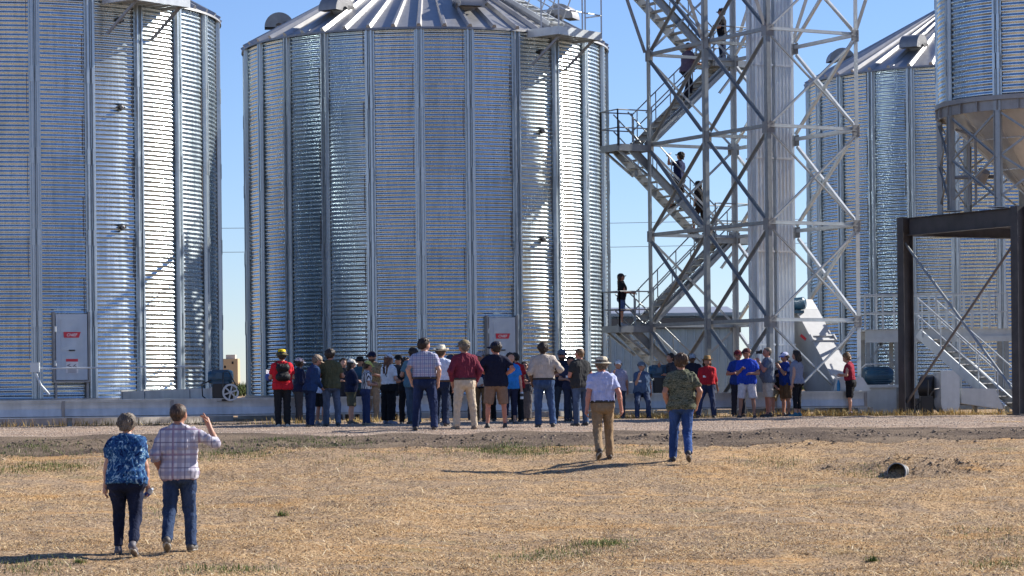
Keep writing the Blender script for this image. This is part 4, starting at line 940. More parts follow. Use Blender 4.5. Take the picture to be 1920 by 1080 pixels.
def lathe_np(prof, n, c, M, sq=(1, 1), curl=0.0, mi=0):
    V = []; F = []
    for i, (r, z) in enumerate(prof):
        for k in range(n):
            a = 2 * math.pi * k / n; zz = z + curl * (math.cos(a) ** 2) * max(0, r - .1)
            V.append(c + M @ np.array((r * math.cos(a) * sq[0], r * math.sin(a) * sq[1], zz), np.float32))
    for i in range(len(prof) - 1):
        for k in range(n): F.append((i * n + k, i * n + (k + 1) % n, (i + 1) * n + (k + 1) % n, (i + 1) * n + k))
    return V, F
HANDS = {}
def person(px, D, H, yaw, label, top, bot, arms=('hang', 'hang'), legs='stand', hat=None, hair=('short', 'dark'), sk='fair', shoes=(.03, .025, .022), g=1.0, belly=0.0, fem=False, lean=3, hy=0, hp=0, z=None, belt=None, glasses=False, beard=None, h=.0155, key=None, group=None, pos=None, badge=False):
    """top=(material, sleeve, tuck) sleeve: short long tank; bot=(material, kind) kind: long short capri wide"""
    if h > .014: g = g * 1.06
    s = H / 1.75; seed = (len(HANDS) * 3.71) % 50
    jr = np.random.default_rng(len(HANDS) * 7 + 3); jt = lambda a: nrm(np.asarray(a, np.float32) / np.linalg.norm(a) + jr.normal(0, .055, 3)); hy = hy + jr.normal(0, 7); lean = lean + jr.normal(0, 1.2); yaw = yaw + (jr.normal(0, 5) if h > .014 else 0)
    # skeleton -------------------------------------------------------
    la = R(lean); Up = V3(0, math.sin(la), math.cos(la)); Fw = V3(0, math.cos(la), -math.sin(la)); X = V3(1, 0, 0)
    tp = lambda x, y, zz: V3(0, 0, .95) + X * x + Fw * y + Up * (zz - .95)
    ha, hpi = R(hy), R(hp + lean * .4); hX = V3(math.cos(ha), math.sin(ha), 0); f0 = V3(-math.sin(ha), math.cos(ha), 0); hF = f0 * math.cos(hpi) - V3(0, 0, 1) * math.sin(hpi); hU = np.cross(hX, hF)
    neck = tp(0, .0, 1.485); hd = lambda x, y, zz: neck + hX * x + hF * y + hU * (zz - 1.485)
    J = {}
    for sd, sg in ((0, -1), (1, 1)):
        au, af = [jt(v) for v in ARM[arms[sd]]]; fl = V3(sg, 1, 1); sh = tp(sg * (.172 if not fem else .155) * (1 + (g - 1) * .5), -.012, 1.405); el = sh + au * fl * .285; wr = el + af * fl * .25
        J['sh', sd], J['el', sd], J['wr', sd], J['fd', sd] = sh, el, wr, af * fl
        th, sn = [nrm(nrm(v) + jr.normal(0, .022, 3)) for v in LEG[legs][sd]]; hip = V3(sg * .088 * (1 + (g - 1) * .6), 0, .92); kn = hip + th * fl * .43; an = kn + sn * fl * .405
        J['hip', sd], J['kn', sd], J['an', sd] = hip, kn, an
    zmin = min(J['an', 0][2], J['an', 1][2]); dz = .088 - zmin
    gg = g
    def torso(o, b=0.0):
        L = [Cap(tp(-.088 * gg, -.012, .94), tp(.088 * gg, -.012, .94), .098 * gg ** .7 + o, k=.06), Cap(tp(-.065, -.055, .895), tp(.065, -.055, .895), .083 + o, k=.05), Cap(tp(-.066 * gg, 0, 1.07), tp(.066 * gg, 0, 1.07), .096 * gg ** .8 + o + b * .3, k=.08),
             Cap(tp(-.04 * gg, .03, 1.06), tp(.04 * gg, .03, 1.08), .088 * gg ** .8 + belly + o, k=.09), Cap(tp(-.08 * gg, 0, 1.22), tp(.08 * gg, 0, 1.22), .104 * gg ** .6 + o, k=.08), Cap(tp(-.098 * gg ** .7, .0, 1.33), tp(.098 * gg ** .7, .0, 1.33), .098 * gg ** .4 + o, k=.08),
             Cap(tp(-.135, -.012, 1.388), tp(.135, -.012, 1.388), .060 + o, k=.07), Cap(tp(-.12, -.02, 1.405), tp(0, -.02, 1.485), .040 + o, k=.06), Cap(tp(.12, -.02, 1.405), tp(0, -.02, 1.485), .040 + o, k=.06)]
        if fem: L += [Cap(tp(q, .075, 1.27), tp(q, .085, 1.26), .055 + o, k=.06) for q in (-.065, .065)] + [Cap(tp(-.1 * gg, -.01, .90), tp(.1 * gg, -.01, .90), .095 * gg ** .5 + o, k=.06)]
        return L
    # body -----------------------------------------------------------
    skl = [Cap(hd(0, -.018, 1.655), hd(0, .012, 1.65), .092, .088, k=.03), Cap(hd(0, .02, 1.61), hd(0, .05, 1.565), .066, .042, k=.035), Cap(hd(-.03, .045, 1.60), hd(.03, .045, 1.60), .048, k=.03),
           Cap(tp(0, -.012, 1.43), hd(0, -.008, 1.57), .058 if not fem else .049, .055 if not fem else .046, k=.03), Cap(hd(0, .088, 1.635), hd(0, .112, 1.602), .011, .0165, k=.012), Cap(hd(-.03, .082, 1.663), hd(.03, .082, 1.663), .012, k=.012), Cap(hd(-.018, .086, 1.565), hd(.018, .086, 1.565), .010, k=.012)]
    for sg in (-1, 1): skl += [Cap(hd(sg * .088, -.008, 1.65), hd(sg * .092, -.016, 1.60), .017, .012, k=.01)]
    parts = [(torso(0), [], .03), (skl, [], .03)]
    for sd in (0, 1):
        sg = -1 if sd == 0 else 1
        a, b, c, fd = J['sh', sd], J['el', sd], J['wr', sd], J['fd', sd]; bulk = .9 if fem else 1.0
        parts.append(([Cap(a, b, .052 * bulk * gg ** .5, .041 * bulk, k=.03), Cap(b, b + (c - b) * .35, .041 * bulk, .043 * bulk, k=.02), Cap(b + (c - b) * .3, c, .043 * bulk, .027, k=.02), Cap(c, c + fd * .075, .028, .034, k=.02)], [], .035))
        hip, kn, an = J['hip', sd], J['kn', sd], J['an', sd]; ty = V3(0, 1, 0)
        parts.append(([Cap(hip, kn, (.082 if bot[1] == 'short' else .072) * gg ** .6, .053 if bot[1] == 'short' else .040, k=.03), Cap(kn, an, .050 if bot[1] == 'short' else .036, .034, k=.02), Cap(kn + (an - kn) * .25 - ty * .018, kn + (an - kn) * .5 - ty * .012, *((.046, .038) if bot[1] in ('short', 'capri') else (.028, .026)), k=.03), Cap(an, an + V3(0, .10, -.045), .036, .03, k=.02)], [], .04))
    Vb, Qb = mesh_of(parts, h); mats = [SK[sk], EYE, LIP]; mi = np.zeros(len(Qb), int)
    # fingers and thumbs, rooted in the palm
    mb = MB()
    for sd in (0, 1):
        sg = -1 if sd == 0 else 1; c, fd = J['wr', sd], nrm(J['fd', sd]); palm = c + fd * .08; across = nrm(np.cross(fd, V3(0, 0, 1) if abs(fd[2]) < .8 else V3(sg, 0, 0))); inn = nrm(np.cross(across, fd)); pt = arms[sd] == 'point'
        if inn @ (V3(0, 0, 1.1) - c) < 0: inn = -inn
        for i, L in enumerate((.072, .082, .077, .06)):
            o = across * ((i - 1.5) * .0185); cu = 0.12 if (pt and i == (0)) else (.9 if pt else .55)
            p0 = palm + o; p1 = p0 + nrm(fd + inn * cu * .4) * L * .5; p2 = p1 + nrm(fd + inn * cu * 1.6) * L * .35; p3 = p2 + nrm(fd * .6 + inn * cu * 2.2) * L * .25
            mb.tube([p0 - fd * .02, p1, p2, p3], [.0095, .009, .008, .0055], 6)
        tb = c + fd * .03 - across * .03; mb.tube([tb, tb + nrm(fd - across * .9 + inn * .5) * .035, tb + nrm(fd * 1.2 - across * .5 + inn * .7) * .068], [.013, .011, .007], 6)
    # eyes, mouth
    for sg in (-1, 1): c = hd(sg * .032, .083, 1.645); mb.add([c + hX * .012, c + hU * .007, c - hX * .012, c - hU * .007, c + hF * .007], [(0, 1, 4), (1, 2, 4), (2, 3, 4), (3, 0, 4)], 1)
    c = hd(0, .094, 1.567); mb.add([c + hX * .024, c + hU * .006, c - hX * .024, c - hU * .007, c + hF * .006], [(0, 1, 4), (1, 2, 4), (2, 3, 4), (3, 0, 4)], 2)
    x0 = XZ(px, D, 0) if pos is None else pos[0]; y0 = D if pos is None else pos[1]; z0 = gzf(x0, y0) if z is None else z
    loc = Vector((x0, y0, z0)); M4 = Matrix.Translation(loc) @ Matrix.Rotation(R(yaw), 4, 'Z') @ Matrix.Scale(s, 4) @ Matrix.Translation((0, 0, dz))
    def emit(name, Vv, Q, mt, parent=None, extra=None, smooth=True):
        Vv = (np.asarray(Vv, np.float32) + V3(0, 0, dz)) * s
        faces = [tuple(q) for q in np.asarray(Q)] if len(Q) else []; vv = [tuple(v) for v in Vv]
        me = bpy.data.meshes.new(name); ms = [0] * len(faces)
        if extra is not None:
            n = len(vv); vv += [tuple((np.array(v, np.float32) + V3(0, 0, dz)) * s) for v in extra.v]; faces += [tuple(i + n for i in f) for f in extra.f]; ms += extra.m
        me.from_pydata(vv, [], faces); me.polygons.foreach_set('material_index', ms); me.polygons.foreach_set('use_smooth', [smooth] * len(faces)); me.update()
        return link_mesh(name, me, mt, parent)
    body = emit('person', Vb, Qb, mats, extra=mb); body.location = loc; body.rotation_euler.z = R(yaw); tag(body, label, 'person', group)
    # shirt ----------------------------------------------------------
    tm, slv, tuck = top; o = .017; hem = 1.0 if tuck else (.86 if not fem else .88)
    grp = [(torso(o, .02), [(-Up, -float(Up @ tp(0, 0, hem))), (hU, float(hU @ hd(0, 0, 1.508)))], 0)]
    if not tuck: grp[0][0].append(Cap(tp(-.088 * gg, -.015, .93), tp(.088 * gg, -.015, .93), .117 * gg ** .6, k=.06))
    for sd in (0, 1):
        a, b, c = J['sh', sd], J['el', sd], J['wr', sd]
        if slv == 'short': e = a + (b - a) * .72; grp.append(([Cap(a, e, .063 * gg ** .4, .066, k=.03, flat=True)], [], .018))
        elif slv == 'long': grp.append(([Cap(a, b, .068 * gg ** .4, .056, k=.03), Cap(b, c - (c - b) * .04, .056, .043, k=.03, flat=True)], [], .03))
        elif slv == 'roll': grp.append(([Cap(a, b, .068 * gg ** .4, .058, k=.03), Cap(b, b + (c - b) * .28, .058, .054, k=.03, flat=True)], [], .03))
        elif slv == 'tank': grp.append(([Cap(a - (a - tp(0, 0, 1.42)) * .3, a, .066, .055, k=.03, flat=True)], [], .03))
    Vs, Qs = mesh_of(grp, h, .0075 if h > .0135 else .011, seed, 1.0 if h > .0135 else .8); emit('shirt', Vs, Qs, tm, body)
    if badge:
        b_ = MB(); c = tp(.07, .155 + belly, 1.22); b_.box(c, (.08, .012, .055)); emit('name_badge', np.zeros((0, 3)), [], WHITEP, body, b_, False)
    # collar
    co = MB(); cc = tp(0, -.012, 1.485)
    for i, (r_, zz) in enumerate(((.070, -.02), (.073, .012))): pass
    V, F = lathe_np([(.066, -.03), (.068, .022), (.076, .018), (.088, -.035)], 20, cc, np.stack([X, Fw, Up], 1)); emit('collar', V, F, tm, body) if slv in ('short', 'long', 'roll') else None
    # trousers -------------------------------------------------------
    bm_, kind = bot; ow = .012 if tuck else .006; pg = [c for c in torso(.012)[:3]] + ([torso(.012)[-1]] if fem else []); grp = [(pg, [(Up, float(Up @ tp(0, 0, 1.02)))], 0)]
    wk_ = {'long': (.102, .072, .066), 'wide': (.115, .105, .105), 'capri': (.098, .066, .056), 'short': (.108, .098, .098), 'slim': (.108, .070, .055)}[kind]
    for sd in (0, 1):
        hip, kn, an = J['hip', sd], J['kn', sd], J['an', sd]
        if kind == 'short': L = [Cap(hip, hip + (kn - hip) * .96, wk_[0] * gg ** .6, wk_[1], k=.03, flat=True)]
        else: e = an + (kn - an) * ({'long': -.06, 'slim': .06, 'wide': .04, 'capri': .35}[kind]); L = [Cap(hip, kn, wk_[0] * gg ** .6, wk_[1], k=.04), Cap(kn, e, wk_[1], wk_[2], k=.03, flat=True)]
        grp.append((L, [], .03))
    Vt, Qt = mesh_of(grp, h, .0065, seed + 9, .8); emit('trousers' if kind in ('long', 'wide', 'slim') else 'shorts', Vt, Qt, bm_, body)
    if belt:
        zb = 1.005; G = [(torso(.026, .02), [(Up, float(Up @ tp(0, 0, zb + .02))), (-Up, -float(Up @ tp(0, 0, zb - .022)))], 0)]; Vv, Q = mesh_of(G, h * .75); emit('belt', Vv, Q, belt, body)
    # shoes ----------------------------------------------------------
    sm = plain('shoe_%d' % len(HANDS), shoes, .6)
    for sd in (0, 1):
        an, kn = J['an', sd], J['kn', sd]; lift = an[2] - zmin; pit = min(.75, lift * 7); sg = -1 if sd == 0 else 1
        fd = V3(sg * .15 * math.cos(pit), math.cos(pit), -math.sin(pit)); up = nrm(V3(0, 0, 1) - fd * fd[2]); ank = an; hl = ank - fd * .035 - up * .048; toe = ank + fd * .165 - up * .055
        G = [([Cap(hl, hl + (toe - hl) * .55, .040, .044, k=.03), Cap(hl + (toe - hl) * .5, toe, .044, .036, k=.03), Cap(hl + up * .02, ank + up * .015, .042, .042, k=.03)], [(-up, -float(up @ (ank - up * .088)))], 0)]
        Vv, Q = mesh_of(G, h * .8); so_ = MB(); V, F = lathe_np([(.0, 0), (.044, 0), (.046, .018), (.044, .02)], 16, (hl + toe) / 2 - up * (.088 - .053), np.stack([nrm(np.cross(fd, up)), fd, up], 1), (1, 2.95)); so_.add(V, F, 1)
        emit('shoe', Vv, Q, [sm, SOLE], body, so_)
    # hair -----------------------------------------------------------
    st, hm = hair
    if st != 'none':
        o = .015 if st != 'buzz' else .006; sk_ = [Cap(hd(0, -.02, 1.66), hd(0, .012, 1.658), .093 + o, .088 + o, k=.02), Cap(hd(0, -.045, 1.62), hd(0, -.055, 1.585), .070 + o, .048 + o, k=.02)]
        pl = [(nrm(hF * .86 - hU * .5), float(nrm(hF * .86 - hU * .5) @ hd(0, .034, 1.67))), (-hU, -float(hU @ hd(0, 0, 1.555)))]
        G = [(sk_, pl, 0)]
        if st in ('long', 'tail', 'bob'):
            zl = {'long': 1.28, 'tail': 1.24, 'bob': 1.50}[st]; wv = {'long': .06, 'tail': .0, 'bob': .065}[st]
            G.append(([Cap(hd(-wv, -.055, 1.62), tp(-wv * .8, -.115 if st != 'bob' else -.07, zl), .055, .03 if st != 'bob' else .05, k=.03), Cap(hd(wv, -.055, 1.62), tp(wv * .8, -.115 if st != 'bob' else -.07, zl), .055, .03 if st != 'bob' else .05, k=.03)], [], .02))
        if st == 'curly': G.append(([Cap(hd(0, -.04, 1.69), hd(0, -.02, 1.69), .098, k=.02)], [pl[0]], .02))
        Vv, Q = mesh_of(G, h * .8, .011 if st != 'buzz' else .003, seed, 2.2); emit('hair', Vv, Q, HM[hm], body)
    if beard:
        G = [([Cap(hd(-.035, .05, 1.565), hd(.035, .05, 1.565), .045, k=.02), Cap(hd(0, .06, 1.55), hd(0, .06, 1.54), .045, k=.02)], [(hU, float(hU @ hd(0, 0, 1.585)))], 0)]; Vv, Q = mesh_of(G, h * .7, .003, seed, 2); emit('beard', Vv, Q, HM[beard], body)
    if glasses:
        b_ = MB()
        for sg in (-1, 1): b_.box(hd(sg * .034, .096, 1.645), (.055, .012, .036), (hX, hF, hU)); b_.box(hd(sg * .088, .045, 1.65), (.006, .10, .010), (hX, hF, hU))
        emit('sunglasses', np.zeros((0, 3)), [], LENS, body, b_, False)
    # hat ------------------------------------------------------------
    if hat:
        kind, hmt = hat[0], hat[1]; ha2 = R(hat[2] if len(hat) > 2 else 0); cX = hX * math.cos(ha2) + hF * math.sin(ha2); cF = hF * math.cos(ha2) - hX * math.sin(ha2); M3 = np.stack([cX, cF, hU], 1); hmts = hmt if isinstance(hmt, list) else [hmt, hmt]
        if kind == 'cap':
            G = [([Cap(hd(0, -.02, 1.672), hd(0, .01, 1.668), .108, .104, k=.02)], [(-nrm(hU + hF * .1), -float(nrm(hU + hF * .1) @ hd(0, 0, 1.672)))], 0)]; Vv, Q = mesh_of(G, h * .7, .0015, seed)
            b_ = MB(); n = 10; c0 = hd(0, 0, 1.69); rows = []
            for j in range(4):
                t = j / 3; rows.append([c0 + cX * (.088 * math.sin(a)) + cF * (.055 + .045 * math.cos(a) * (1) + t * .085 * math.cos(a * .85)) - hU * (.012 + t * .018 + .03 * (math.sin(a) ** 2)) for a in np.linspace(-1.35, 1.35, n)])
            Vt_ = [p for r_ in rows for p in r_]; k = len(Vt_); Vt_ += [p - hU * .006 for p in Vt_]; F = []
            for j in range(3):
                for i in range(n - 1): q = j * n + i; F += [(q, q + 1, q + n + 1, q + n), (k + q, k + q + n, k + q + n + 1, k + q + 1)]
            F += [(3 * n + i, 3 * n + i + 1, k + 3 * n + i + 1, k + 3 * n + i) for i in range(n - 1)]; b_.add(Vt_, F, 1); emit('cap', Vv, Q, hmts, body, b_)
        else:
            pr = {'bucket': ([(0, .105), (.06, .10), (.092, .085), (.104, .02), (.112, 0), (.165, -.035), (.163, -.04), (.108, -.008)], .0), 'cowboy': ([(0, .115), (.05, .128), (.085, .125), (.102, .08), (.108, .0), (.12, -.004), (.185, .0), (.186, -.006), (.108, -.01)], .55), 'brim': ([(0, .10), (.06, .098), (.09, .085), (.105, .03), (.110, 0), (.17, -.022), (.172, -.028), (.108, -.008)], .12)}[kind]
            b_ = MB(); V, F = lathe_np(pr[0], 28, hd(0, -.008, 1.678), M3, (.95, 1.08), pr[1])
            b_.add(V, F[:28 * 4], 0); b_.f = []; b_.m = []; b_.f = [tuple(f) for f in F]; b_.m = [0 if i < 28 * 4 else 1 for i in range(len(F))]
            emit('hat', np.zeros((0, 3)), [], hmts, body, b_)
            bd = MB(); V, F = lathe_np([(.1045, .012), (.1125, .010), (.1095, .034), (.1035, .034)], 28, hd(0, -.008, 1.678), M3, (.955, 1.085)); bd.add(V, F); emit('hat_band', np.zeros((0, 3)), [], hmts[-1] if len(hmts) > 2 else BELTM, body, bd)
    HANDS[key or len(HANDS)] = dict(M=M4, J=J, tp=tp, hd=hd, s=s, yaw=yaw, body=body, dz=dz)
    return body
def held(key, sd, off=(0, 0, 0)):
    P = HANDS[key]; c = P['J']['wr', sd] + nrm(P['J']['fd', sd]) * .10 + np.array(off, np.float32); return P['M'] @ Vector(c.tolist())
# ---------------------------------------------------------------- the crowd
tee = lambda c: (cl(c), 'short', False); pol_ = lambda c: (cl(c), 'short', True); lng = lambda c: (cl(c), 'long', True); jn = lambda c=(.035, .06, .13), k='long': (cl(c, denim), k); tr = lambda c, k='long': (cl(c), k)
cap = lambda c, d=0, c2=None: ('cap', [cl(c), cl(c2 or c)], d)
G1 = None
P_PLAID1 = plaid('plaid_blue_white', (.55, .56, .62), (.14, .15, .30), (.05, .05, .14), (.3, .2, .35), 12)
P_PLAID2 = plaid('plaid_lilac', (.60, .58, .63), (.27, .25, .33), (.12, .10, .17), (.30, .20, .28), 6.5)
P_FLORAL = blotch('tie_dye_blue', [(.34, (.004, .008, .035)), (.43, (.010, .035, .13)), (.48, (.035, .12, .28)), (.51, (.006, .014, .06)), (.56, (.05, .18, .34)), (.61, (.34, .46, .54))], 13, (1, 1, .75), 1.6)
P_CAMO = blotch('camouflage', [(0, (.035, .042, .03)), (.42, (.09, .10, .065)), (.5, (.20, .20, .14)), (.55, (.05, .055, .04)), (.64, (.14, .14, .09))], 9, (1, 1, 2.6), 1.2, 'CONSTANT')
P_CAMO2 = blotch('tan_camo', [(0, (.15, .11, .06)), (.45, (.32, .25, .14)), (.55, (.10, .09, .05)), (.62, (.38, .31, .2))], 14, (1, 1, 1), 1, 'CONSTANT')
P_GREYPAT = blotch('grey_blue_pattern', [(.3, (.10, .12, .18)), (.5, (.25, .28, .36)), (.62, (.13, .14, .22)), (.75, (.4, .42, .5))], 20)
P_TIE = blotch('pink_blue_print', [(.3, (.05, .09, .25)), (.5, (.2, .25, .5)), (.65, (.45, .15, .3))], 12)
q = NB('black_white_stripe'); q.base(q.mix(stripes_axis(q, 0, 26, .45), (.02, .02, .025), (.65, .65, .66))); P_STRIPE = q.set(rough=.9)
# --- front couple
person(237, 30.55, 1.72, 2, 'woman in blue tie dye blouse and dark jeans walking away holding a bottle', (P_FLORAL, 'short', False), jn((.012, .017, .04), 'slim'), ('hang', 'hang'), 'walkL', None, ('short', 'grey'), 'fair', (.10, .09, .10), 1.2, .02, True, 13, -24, 2, h=.011, key='w0')
person(336, 31.0, 1.80, -3, 'man in lilac plaid shirt and jeans pointing up with his raised right hand', (P_PLAID2, 'roll', False), jn((.032, .055, .115)), ('pocket', 'point'), 'walkR', None, ('buzz', 'brown'), 'tan', (.10, .085, .07), 1.08, .02, False, 2, -8, -2, h=.011, key='m0')
# --- two men walking to the road
person(1130, 44.6, 1.80, 6, 'man in wide tan sun hat and light blue shirt with khaki trousers walking away', (cl((.42, .46, .68)), 'short', True), tr((.26, .18, .105)), ('swingb', 'swingb'), 'walkR', ('brim', [cl((.55, .48, .36)), cl((.55, .48, .36)), cl((.12, .1, .08))]), ('short', 'grey'), 'red', (.05, .035, .025), 1.06, .03, False, 2, 4, 0, h=.013, belt=BELTM, key='hatman')
person(1278, 44.4, 1.87, -2, 'man with brown hair in camouflage t-shirt and blue jeans walking away toward the tower', (P_CAMO, 'short', False), jn((.028, .065, .19)), ('pocket', 'pocket'), 'walkL', None, ('curly', 'brown'), 'tan', (.03, .028, .03), 1.1, .02, False, 2, 0, 0, h=.013, key='camo')
# --- the big crowd, left to right
person(530, 58.6, 1.78, 8, 'man in yellow bucket hat and red t-shirt at left end of the crowd', tee((.52, .018, .03)), tr((.022, .022, .024)), ('front', 'front'), 'stand', ('bucket', [cl((.72, .52, .03)), cl((.10, .09, .05))]), ('short', 'dark'), 'tan', (.45, .4, .33), 1.05, .01, key='red')
person(561, 65.0, 1.68, -70, 'person in pale pink cap and navy jacket standing just right of the backpack wearer', (cl(NAVY), 'long', False), tr((.05, .05, .055)), ('front', 'front'), 'stand', cap((.62, .5, .5), 0, (.6, .6, .62)), ('short', 'dark'), 'dark', (.1, .09, .08))
person(583, 58.8, 1.68, -62, 'man in tan cap and dark blue shirt bending forward over dark jeans', (cl((.022, .05, .13)), 'long', False), jn((.022, .035, .08)), ('hang', 'low'), 'stand', cap((.36, .27, .19)), ('short', 'grey'), 'tan', (.2, .13, .08), 1.0, .01, False, 14, 0, 18)
person(603, 61.5, 1.58, -40, 'person in pale blue top and black shorts half hidden behind the man in olive t-shirt', tee((.45, .52, .66)), tr(BLK, 'short'), ('front', 'front'), 'stand', None, ('short', 'dark'), 'tan', (.2, .2, .2))
person(621, 59.2, 1.80, 4, 'man in olive green t-shirt and grey jeans with dark hair, back turned', tee((.085, .085, .045)), jn((.10, .125, .18)), ('front', 'front'), 'contra', None, ('short', 'dark'), 'tan', (.05, .05, .05), 1.02, 0, False, 3, -20)
person(659, 63.5, 1.62, -75, 'woman in white cap with folded arms in navy sweater and khaki shorts', (cl(NAVY), 'long', False), tr((.10, .095, .06), 'short'), ('folded', 'folded'), 'stand', cap((.6, .58, .52)), ('bob', 'dark'), 'fair', (.08, .07, .06), 1.12, .02, True, 2, 0, 0, glasses=True)
person(677, 67.2, 1.70, 170, 'person in black hat and teal top behind the woman with folded arms', tee((.05, .12, .17)), tr((.06, .06, .07)), ('front', 'front'), 'stand', ('brim', [cl(BLK), cl(BLK)]), ('long', 'brown'), 'fair', fem=True)
person(687, 60.0, 1.50, -72, 'boy in yellow green cap and black striped shirt with navy overalls', (P_STRIPE, 'short', True), tr((.03, .045, .11)), ('front', 'front'), 'stand', cap((.55, .58, .16), 0, (.45, .5, .12)), ('short', 'brown'), 'tan', (.25, .2, .15), .95, 0, False, 5, 0, 8)
person(699, 66.0, 1.80, 172, 'bearded man in navy cap and patterned shirt behind the striped shirt boy', (P_CAMO2, 'short', False), tr((.26, .21, .15)), ('front', 'chest'), 'stand', cap(NAVY), ('short', 'brown'), 'tan', beard='brown', glasses=True)
person(729, 62.0, 1.68, -38, 'woman in white cap and white t-shirt with long auburn hair and black wide trousers', (cl(WHT), 'short', True), tr(BLK, 'wide'), ('hang', 'front'), 'stand', cap((.66, .66, .66)), ('long', 'red'), 'fair', (.2, .22, .3), 1.0, 0, True, 2, -25, 4, key='wht')
person(748, 66.5, 1.72, 165, 'person in black cap and dark jacket over cream shirt behind the woman in white t-shirt', (cl((.05, .05, .055)), 'long', False), tr((.03, .03, .034)), ('front', 'front'), 'stand', cap(BLK), ('short', 'dark'), 'fair', glasses=True)
person(763, 64.0, 1.68, 178, 'woman dressed all in black with dark bob hair left of the plaid shirt man', (cl((.016, .016, .02)), 'short', False), tr(BLK), ('folded', 'folded'), 'stand', None, ('bob', 'dark'), 'tan', (.02, .02, .02), 1.0, 0, True)
person(776, 61.0, 1.82, 20, 'tall dark haired person in teal shirt partly hidden behind left side of plaid shirt man', tee((.10, .19, .24)), jn((.06, .085, .12)), ('front', 'front'), 'stand', None, ('short', 'dark'), 'tan')
person(797, 51.3, 1.86, -4, 'tall man in blue plaid shirt tucked into dark jeans, hands in pockets, back turned', (P_PLAID1, 'short', True), jn((.016, .026, .07)), ('pocket', 'pocket'), 'wide', None, ('short', 'dark'), 'fair', (.06, .04, .03), 1.12, .03, False, 2, -38, 0, belt=BELTM)
person(828, 56.5, 1.76, -20, 'man in cream cowboy hat and pale blue shirt with belted dark jeans', (cl((.55, .60, .74)), 'roll', True), jn((.018, .028, .06)), ('hang', 'hang'), 'stand', ('cowboy', [cl((.68, .62, .48)), cl((.68, .62, .48)), cl((.4, .3, .2))]), ('short', 'brown'), 'tan', (.07, .05, .035), 1.0, .01, belt=LEATHER)
person(872, 53.2, 1.86, 14, 'man in maroon long sleeve shirt and camouflage cap with light khaki trousers, back turned', (cl((.16, .025, .045)), 'long', True), tr((.52, .43, .32)), ('pocket', 'pocket'), 'wide', ('cap', [P_CAMO2, P_CAMO2], 20), ('short', 'grey'), 'tan', (.22, .16, .11), 1.1, .03, False, 3, 20, 2, belt=BELTM)
person(903, 63.0, 1.76, 165, 'man in grey cap and sunglasses facing camera with navy shirt and brown trousers', tee((.014, .02, .05)), tr((.20, .11, .05)), ('low', 'low'), 'stand', cap((.3, .3, .32)), ('short', 'grey'), 'tan', (.05, .04, .03), 1.08, .02, glasses=True, key='brn')
person(917, 64.5, 1.70, 175, 'person in blue and pink print top mostly hidden behind the navy shirt man', (P_TIE, 'short', False), tr(BLK), ('front', 'front'), 'stand', None, ('bob', 'dark'), 'tan', fem=True)
person(931, 54.0, 1.84, 4, 'man in navy t-shirt and sideways navy cap with hands on hips and brown cargo shorts', tee((.013, .016, .035)), tr((.215, .145, .105), 'short'), ('hips', 'hips'), 'wide', cap(NAVY, 70), ('short', 'dark'), 'red', (.04, .035, .03), 1.14, .03, False, 2, 30)
person(958, 60.0, 1.68, 200, 'person in bright blue t-shirt and navy capri trousers holding a tumbler', tee((.025, .19, .55)), tr((.018, .022, .05), 'capri'), ('hang', 'hang'), 'stand', None, ('bob', 'dark'), 'fair', (.1, .1, .1), 1.0, 0, True, key='tumb')
person(969, 63.2, 1.72, 30, 'dark haired man in red shirt right of the bright blue t-shirt', tee((.36, .018, .022)), tr(BLK), ('front', 'front'), 'stand', None, ('short', 'dark'), 'tan', (.1, .09, .08), 1.0, 0, False, 4, 40, 10)
person(985, 66.0, 1.55, 178, 'short woman in sunglasses and dark top standing left of the beige shirt man', (cl((.05, .05, .06)), 'short', False), tr((.12, .11, .11), 'wide'), ('folded', 'folded'), 'stand', None, ('bob', 'dark'), 'fair', fem=True, glasses=True)
person(1020, 54.2, 1.81, 0, 'man in beige shirt and blue jeans with left hand on hip, back turned', (cl((.46, .40, .34)), 'roll', True), jn((.04, .075, .16)), ('pocket', 'hips'), 'contra', None, ('short', 'dark'), 'dark', (.05, .04, .035), 1.12, .03, False, 2, 0, 0, belt=BELTM)
person(1055, 64.0, 1.81, 176, 'man in grey cap and sunglasses facing camera, arms crossed, all in navy', tee((.016, .02, .042)), tr((.045, .052, .065)), ('folded', 'folded'), 'wide', cap((.09, .11, .14)), ('short', 'dark'), 'red', (.03, .025, .02), 1.05, .01, glasses=True, beard='brown')
person(1071, 62.0, 1.6, 178, 'person in dark trousers with hanging badge between navy man and charcoal polo man', tee((.03, .035, .07)), tr((.03, .035, .06)), ('front', 'front'), 'stand', None, ('short', 'dark'), 'tan', badge=True, hp=20)
person(1089, 56.2, 1.72, 28, 'bald man in charcoal polo and blue jeans looking left, hands in front', tee((.035, .036, .037)), jn((.055, .085, .15)), ('front', 'front'), 'contra', None, ('buzz', 'blond'), 'red', (.04, .035, .03), 1.12, .03, False, 3, 10, 0)
person(645, 66.6, 1.66, 190, 'person in charcoal hoodie half hidden between olive t-shirt man and navy sweater woman', (cl((.04, .042, .05)), 'long', False), tr((.05, .05, .06)), ('chest', 'front'), 'stand', None, ('short', 'brown'), 'fair')
person(846, 63.5, 1.70, 160, 'person in black clothes visible between cowboy hat man and maroon shirt man', (cl((.02, .02, .024)), 'short', False), tr((.018, .018, .022)), ('folded', 'folded'), 'contra', cap((.05, .06, .1)), ('short', 'dark'), 'tan')
person(889, 66.5, 1.72, 185, 'person in grey shirt behind right shoulder of the maroon shirt man', (cl((.16, .17, .19)), 'short', False), tr((.05, .05, .06)), ('front', 'low'), 'stand', cap((.35, .35, .36)), ('short', 'grey'), 'fair', glasses=True)
